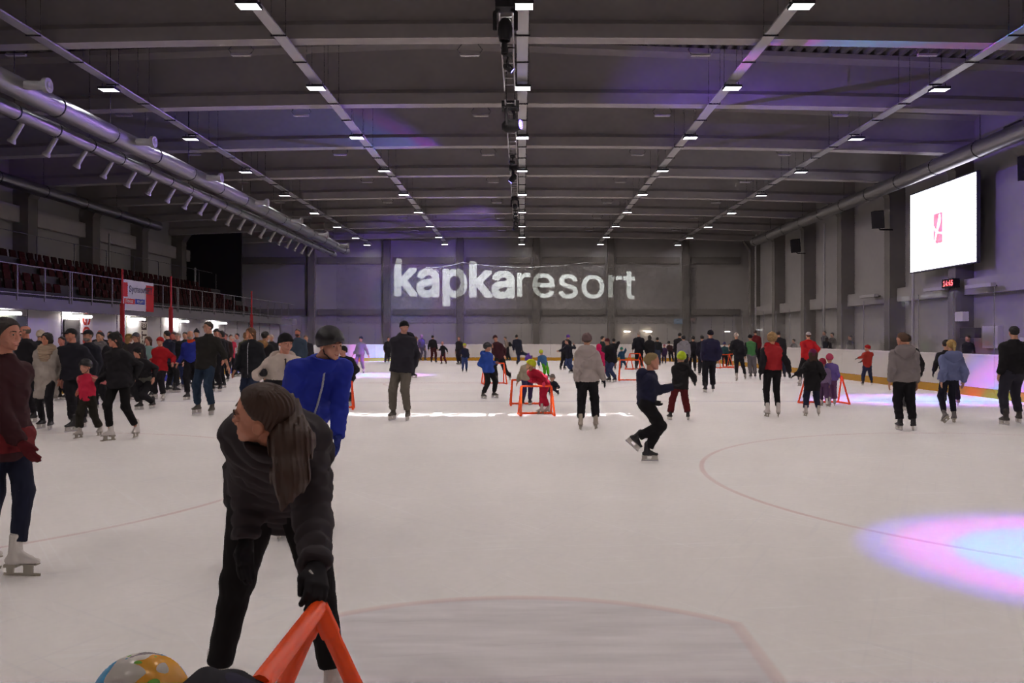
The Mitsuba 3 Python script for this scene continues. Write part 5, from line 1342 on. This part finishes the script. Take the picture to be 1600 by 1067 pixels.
P('child in red snowsuit and yellow helmet bending over an orange skating aid', [(846, 647), (856, 646)], (831, 561), -55, sex='k', S=1.18, hip=(851, 599, 0.15), dd=-0.15, hd=-80, hp=24, hat=('helmet', 'b8bf18'), hair=None, skin='b08a6a', jacket='93122a', legs='9a1a34', gloves='b8304c', hands=[(829, 598, -0.3), (853, 602, -0.3)], skate='figure', shoe='a8a29a', bulk=0.03, flare=0.01)
skate_aid((ground(838, 649)[0], ground(838, 649)[1] + 0.05), 6, 'orange skating aid under the hands of the child in red', length=0.62, width=0.5, height=0.60)
skate_aid((ground(822, 634)[0], ground(822, 634)[1] + 0.2), 3, 'orange skating aid in front of the child in cream', length=0.66, width=0.5, height=0.60)
P('child in blue patterned jacket, green trousers and yellow helmet', [(851, 590), (857, 590)], (845, 546), 160, sex='k', S=1.12, dd=-0.1, hat=('helmet', 'a9b81a'), hair=None, jacket='3a5a80', legs='4a9a1e', flare=0.012, bulk=0.034)
P('toddler in grey hat and navy suit kneeling on the ice', [(860, 617), (872, 618)], (863, 585), -20, sex='k', S=0.80, hip=(864, 606, 0.1), hat=('beanie', '6a625e'), hair=None, skin='a88070', jacket='1a1b26', legs='191a26', hands=[(862, 612, -0.2), (872, 608, -0.1)], bulk=0.028)
P('man with arms spread in dark jacket and blue jeans gliding on one leg', [(893, 583), (900, 583)], (885, 530), -60, S=1.58, hip=(890, 557, 0.1), hd=-70, hair=('short', '3a2c24'), skin='a87a6a', jacket='15151f', legs='2a3454', hands=[(870, 550, -0.2), (898, 538, 0.3)], shoe='17161a', hem=0.04)
P('dark-clad person in a purple hat behind the man with spread arms', [(876, 578), (882, 578)], (888, 523), 150, S=1.66, hat=('beanie', '5a3a8a'), hair=None, jacket='17161f', legs='131216')
P('woman in light grey winter jacket and knitted cap seen from behind', [(907, 671), (931, 670)], (917, 521), 174, sex='f', S=1.60, hat=('beanie', '5c4c4c'), hair=('short', '5a4a40'), jacket='9d9390', legs='121116', hem=0.045, fat=0.94, hands=[(900, 604, 0.0), (946, 601, 0.05)], gloves='17161a', skate='figure', shoe='9a9084', hood='9d9390', bulk=0.018)
P('child in bright pink coat half hidden by the woman in light grey', [(935, 600), (942, 600)], (936, 538), 150, sex='k', S=1.36, hat=('hood', 'a8184a'), hair=None, jacket='a3184a', legs='a3184a', hem=0.12)
P('man in black jacket, maroon cap and blue jeans bending forward', [(952, 597), (961, 597)], (948, 529), -50, S=1.66, hip=(956, 562, 0.1), dd=-0.1, hat=('beanie', '3a141c'), hair=None, skin='a87a6a', jacket='131316', legs='2a3250', hem=0.06, bulk=0.034, hands=[(944, 568, -0.3), (963, 572, 0)])
P('dark green-clad person behind the bending man in jeans', [(940, 583), (946, 583)], (942, 525), 100, S=1.68, hair=('short', '15120f'), jacket='14201e', legs='121116')
P('person in black raising both hands to the head', [(953, 578), (961, 578)], (959, 529), 170, S=1.60, hair=('short', '17120f'), jacket='141316', legs='121116', hands=[(951, 533, 0), (965, 533, 0)], bulk=0.03)
P('child in teal snowsuit raising one arm', [(970, 577), (979, 576)], (971, 542), 170, sex='k', S=1.04, hat=('helmet', '2a7a62'), hair=None, jacket='1c3c56', legs='1c3650', hands=[(966, 560, 0), (978, 543, 0)], bulk=0.034, flare=0.01)
P('tall man in dark clothes with white bobble hat beside an orange skating aid', [(994, 578), (1003, 575)], (998, 519), 172, S=1.80, hat=('bobble', '8a8078'), hair=None, jacket='15151c', legs='131216', hands=[(988, 549, 0), (1008, 550, 0)], bulk=0.03)
skate_aid(ground(984, 595)[:2], -4, 'orange skating aid standing empty left of the boy in navy', length=0.72, width=0.62, height=0.78)
skate_aid(ground(992, 577)[:2], 35, 'orange skating aid held by the tall man in white bobble hat', length=0.7, width=0.6, height=0.8)
P('woman in long black coat with dark hair right of the white bobble hat', [(1012, 577), (1020, 577)], (1015, 524), 172, sex='f', S=1.64, hair=('long', '17110e'), jacket='121114', legs='121116', hem=0.16, bulk=0.034)
P('person in dark jacket and jeans right of the long black coat', [(1025, 572), (1031, 572)], (1027, 527), 172, S=1.66, hair=('short', '17110e'), jacket='15171a', legs='2a3246', bulk=0.03)
P('child in purple snowsuit and pink cap by the far boards', [(1035, 569), (1040, 569)], (1038, 538), 170, sex='k', S=1.10, hat=('beanie', '8a5a62'), hair=None, jacket='2a1a38', legs='221a30', bulk=0.034)
P('person in dark maroon jacket by the far boards', [(1047, 566), (1052, 566)], (1045, 533), 175, sex='k', S=1.40, hat=('round', '1c1b20'), hair=None, jacket='2c181c', legs='161418')
P('boy in navy hooded jacket pushing off on black skates, arm stretched to the right', [(984, 712), (1012, 720)], (1020, 552), 82, sex='k', S=1.46, hip=(1010, 629, 0), hd=84, hp=2, hair=('short', '7d6a45'), skin='b5816c', jacket='15172e', legs='0f0e11', hem=0.03, hands=[(1060, 606, 0.1), (1024, 636, -0.15)], gloves='131216', shoe='17161a', lift=(0.20, 0), pitch=(-42, 0), depth=(10.75, 10.67), hood='15172e', bulk=0.026, splay=4)
P('child in lime helmet, black jacket and dark red trousers seen from behind', [(1047, 656), (1075, 656)], (1065, 549), 178, sex='k', S=1.26, hat=('round', 'a8c010'), hair=None, jacket='151417', legs='4a1216', flare=0.014, hem=0.06, hands=[(1060, 604, 0.1), (1088, 601, 0)], gloves='16181a', bulk=0.03, shoe='1d1b1c', hood='151417', splay=20)
P('person in light grey hooded top behind the lime helmet', [(1063, 590), (1073, 590)], (1068, 524), 176, S=1.70, hair=('short', '131012'), jacket='77757a', legs='17161c', hood='77757a', bulk=0.026)
P('person in dark jacket left of the light grey hooded top', [(1056, 582), (1064, 582)], (1062, 520), 176, S=1.72, hair=('short', '15120f'), jacket='17161b', legs='131216', bulk=0.028)
P('person in black jacket right of the light grey hooded top', [(1078, 582), (1086, 582)], (1083, 525), 176, S=1.72, hair=('short', '15120f'), jacket='14131a', legs='131216', hands=[(1072, 556, 0), (1092, 555, 0)])
P('large man in navy jacket and dark trousers seen from behind', [(1102, 613), (1114, 612)], (1110, 516), 178, S=1.74, hat=('beanie', '131218'), hair=None, jacket='1a1830', legs='121218', hem=0.04, bulk=0.034, fat=1.12, flare=0.012, shoe='1a191c', hands=[(1097, 566, 0), (1124, 566, 0)])
P('dark-clad skater half hidden left of the large man in navy', [(1093, 586), (1102, 583)], (1097, 524), 176, S=1.70, hair=('short', '15120f'), jacket='161420', legs='141318')
P('child in teal jacket at the far boards beside orange skating aids', [(1130, 574), (1135, 574)], (1132, 534), 160, sex='k', S=1.34, hat=('helmet', '2a2a54'), hair=None, jacket='1c3a40', legs='141318')
P('child in dark jacket and pale scarf at the far boards', [(1138, 572), (1142, 572)], (1140, 537), -20, sex='k', S=1.26, hair=('short', '17110e'), jacket='1c1c1e', scarf='7a7268', legs='141318')
skate_aid(ground(1131, 575)[:2], 20, 'orange skating aid beside the child in teal', length=0.7, width=0.6, height=0.72)
skate_aid(ground(1142, 574)[:2], -15, 'orange skating aid beside the child with pale scarf', length=0.7, width=0.6, height=0.72)
P('woman in white knitted cap and black clothes seen from behind', [(1151, 595), (1164, 593)], (1150, 520), 170, sex='f', S=1.72, hat=('beanie', 'b0a39a'), hair=None, jacket='15141a', legs='101014', style='tight', hands=[(1142, 548, 0.1), (1166, 560, 0)], skate='figure', shoe='b5aea8', hem=0.03, pitch=(0, -20), lift=(0, 0.03))
P('boy in green vest, black cap and grey trousers', [(1173, 591), (1180, 591)], (1172, 523), 172, S=1.62, hat=('beanie', '111014'), hair=None, jacket='17161a', vest='3a6a3e', legs='5a565a', flare=0.012, shoe='3a3836')
P('person in red jacket behind the green vest', [(1180, 576), (1187, 576)], (1180, 516), 172, S=1.80, hair=('short', '2a1512'), jacket='541418', legs='161418')
P('blonde woman in red vest and black leggings holding a girl by the hand', [(1199, 651), (1216, 651)], (1206, 519), 176, sex='f', S=1.66, hair=('curly', '8a6d48'), jacket='17151a', vest='8c1b20', legs='0f0e12', style='tight', hands=[(1187, 590, 0), (1236, 587, 0)], gloves='131216', skate='figure', shoe='c6c0bc', hem=0.0, scarf='8c1b20')
P('dark skater mostly hidden behind the blonde woman', [(1219, 592), (1226, 592)], (1216, 517), 172, S=1.72, hair=('short', '2a2020'), jacket='1c1a1e', legs='1c2030')
P('man in red jacket and white cap with hands on hips', [(1250, 603), (1258, 602)], (1263, 519), 178, S=1.74, hip=(1261, 561), hat=('cap', 'b8b4b4'), hair=('short', '4a3020'), jacket='a3181c', legs='141316', hands=[(1258, 556, -0.05), (1276, 556, -0.05)], hem=0.02, skate='figure', shoe='a8a29c', bulk=0.026)
P('girl in black coat and magenta cap held by the blonde woman', [(1259, 650), (1279, 650)], (1270, 546), 172, sex='k', S=1.28, hat=('beanie', '5c1c40'), hair=('long', '3a2a20'), jacket='121114', hem=0.14, legs='1a1e30', hands=[(1238, 589, 0), (1284, 598, 0)], gloves='17161a', skate='figure', shoe='b0aaa4', scarf='2c2426', bulk=0.03)
P('child in purple flowered jacket and pink cap pushing an orange skating aid', [(1296, 635), (1304, 634)], (1296, 553), 168, sex='k', S=1.18, hat=('beanie', 'a8405a'), hair=None, jacket='5c4a86', legs='5a3a5a', flare=0.016, hands=[(1290, 596, 0.2), (1305, 594, 0.1)], skate='figure', shoe='b0aaa4', hem=0.04, bulk=0.032)
P('child in mauve patterned jacket with blue collar and red cap', [(1284, 634), (1292, 636)], (1285, 560), 170, sex='k', S=1.08, hat=('beanie', '7a2434'), hair=None, jacket='6c5a78', scarf='24406c', legs='4a3250', skate='figure', shoe='c0bab4', bulk=0.032)
skate_aid(ground(1288, 633)[:2] + np.array([0.15, 0.45]), 4, 'orange skating aid pushed by the child in flowered purple', length=0.9, width=0.6, height=0.66)
P('boy in red jacket and red hat gliding near the right boards', [(1348, 602), (1362, 601)], (1355, 539), 168, sex='k', S=1.24, hd=-120, hat=('beanie', '8c1c1c'), hair=None, jacket='8e2a22', legs='22263c', hands=[(1338, 561, 0), (1340, 569, 0.2)], gloves='17161a', bulk=0.026)
P('boy in grey hooded sweatshirt and black trousers seen from behind', [(1406, 672), (1427, 673)], (1409, 520), 170, S=1.62, hd=-150, hair=('short', '4a3426'), skin='b5816c', jacket='70696a', legs='0f0e12', hem=0.05, hands=[(1389, 605, 0), (1434, 612, 0.05)], hood='70696a', bulk=0.02, shoe='17161a', pitch=(0, -8))
P('person in black jacket just right of the grey hooded sweatshirt', [(1413, 641), (1422, 640)], (1418, 523), 168, S=1.70, dd=0.0, hair=('short', '2a1c16'), jacket='151417', legs='131216', hands=[(1398, 582, 0), (1442, 586, 0)], gloves='131216', roll=0.12)
P('woman with blonde ponytail in blue-grey hooded sweatshirt', [(1480, 662), (1491, 660)], (1486, 531), 176, sex='f', S=1.56, hair=('back', '9a7c48', 'a8905e'), jacket='5b6286', legs='131420', style='tight', hands=[(1471, 604, 0), (1507, 604, 0)], hem=0.04, hood='5b6286', bulk=0.022, skate='figure', shoe='5a5656', pitch=(-35, -10), lift=(0.05, 0))
P('dark-clad person left of the blonde ponytail, arm hanging out', [(1474, 638), (1497, 634)], (1478, 531), 160, S=1.60, hair=('short', '1d1614'), jacket='131216', legs='131216', hands=[(1457, 586, 0), (1490, 590, 0)], gloves='131216', shoe='8a8480')
P('man in black jacket and dark jeans at the right edge', [(1571, 664), (1592, 661)], (1584, 510), 176, S=1.76, hair=('short', '0f0d0e'), jacket='0f0e12', legs='23222c', hem=0.03, hands=[(1560, 592, 0), (1606, 590, 0)], bulk=0.03, fat=1.08, shoe='2a2624')
# spectators beyond the glass on the right
for n, (x, y0, t, lb) in enumerate(((1240, 571, 538, 'low dark figure behind the glass left of the red jacket'), (1288, 575, 517, 'tall dark spectator behind the glass, right of the white cap'), (1300, 575, 520, 'second dark spectator behind the glass, near a pale pipe'), (1328, 576, 524, 'third dark spectator behind the glass, left of the boy in red'), (1512, 590, 524, 'dark spectator behind the glass below the dark monitor'))):
    d = (15.6 + 0.2 * n) * FOC / (x - VPX)
    y = VPY + EYE * FOC / d
    P(lb, [(x - 2, y), (x + 3, y)], (x, t if n else 530), -80, S=1.70, hair=('short', '17110e'), jacket=('17161b', '1a1c26', '1d1418', '15171a', '19181c')[n], legs='131216', noskates=True, bulk=0.03, hem=0.08)
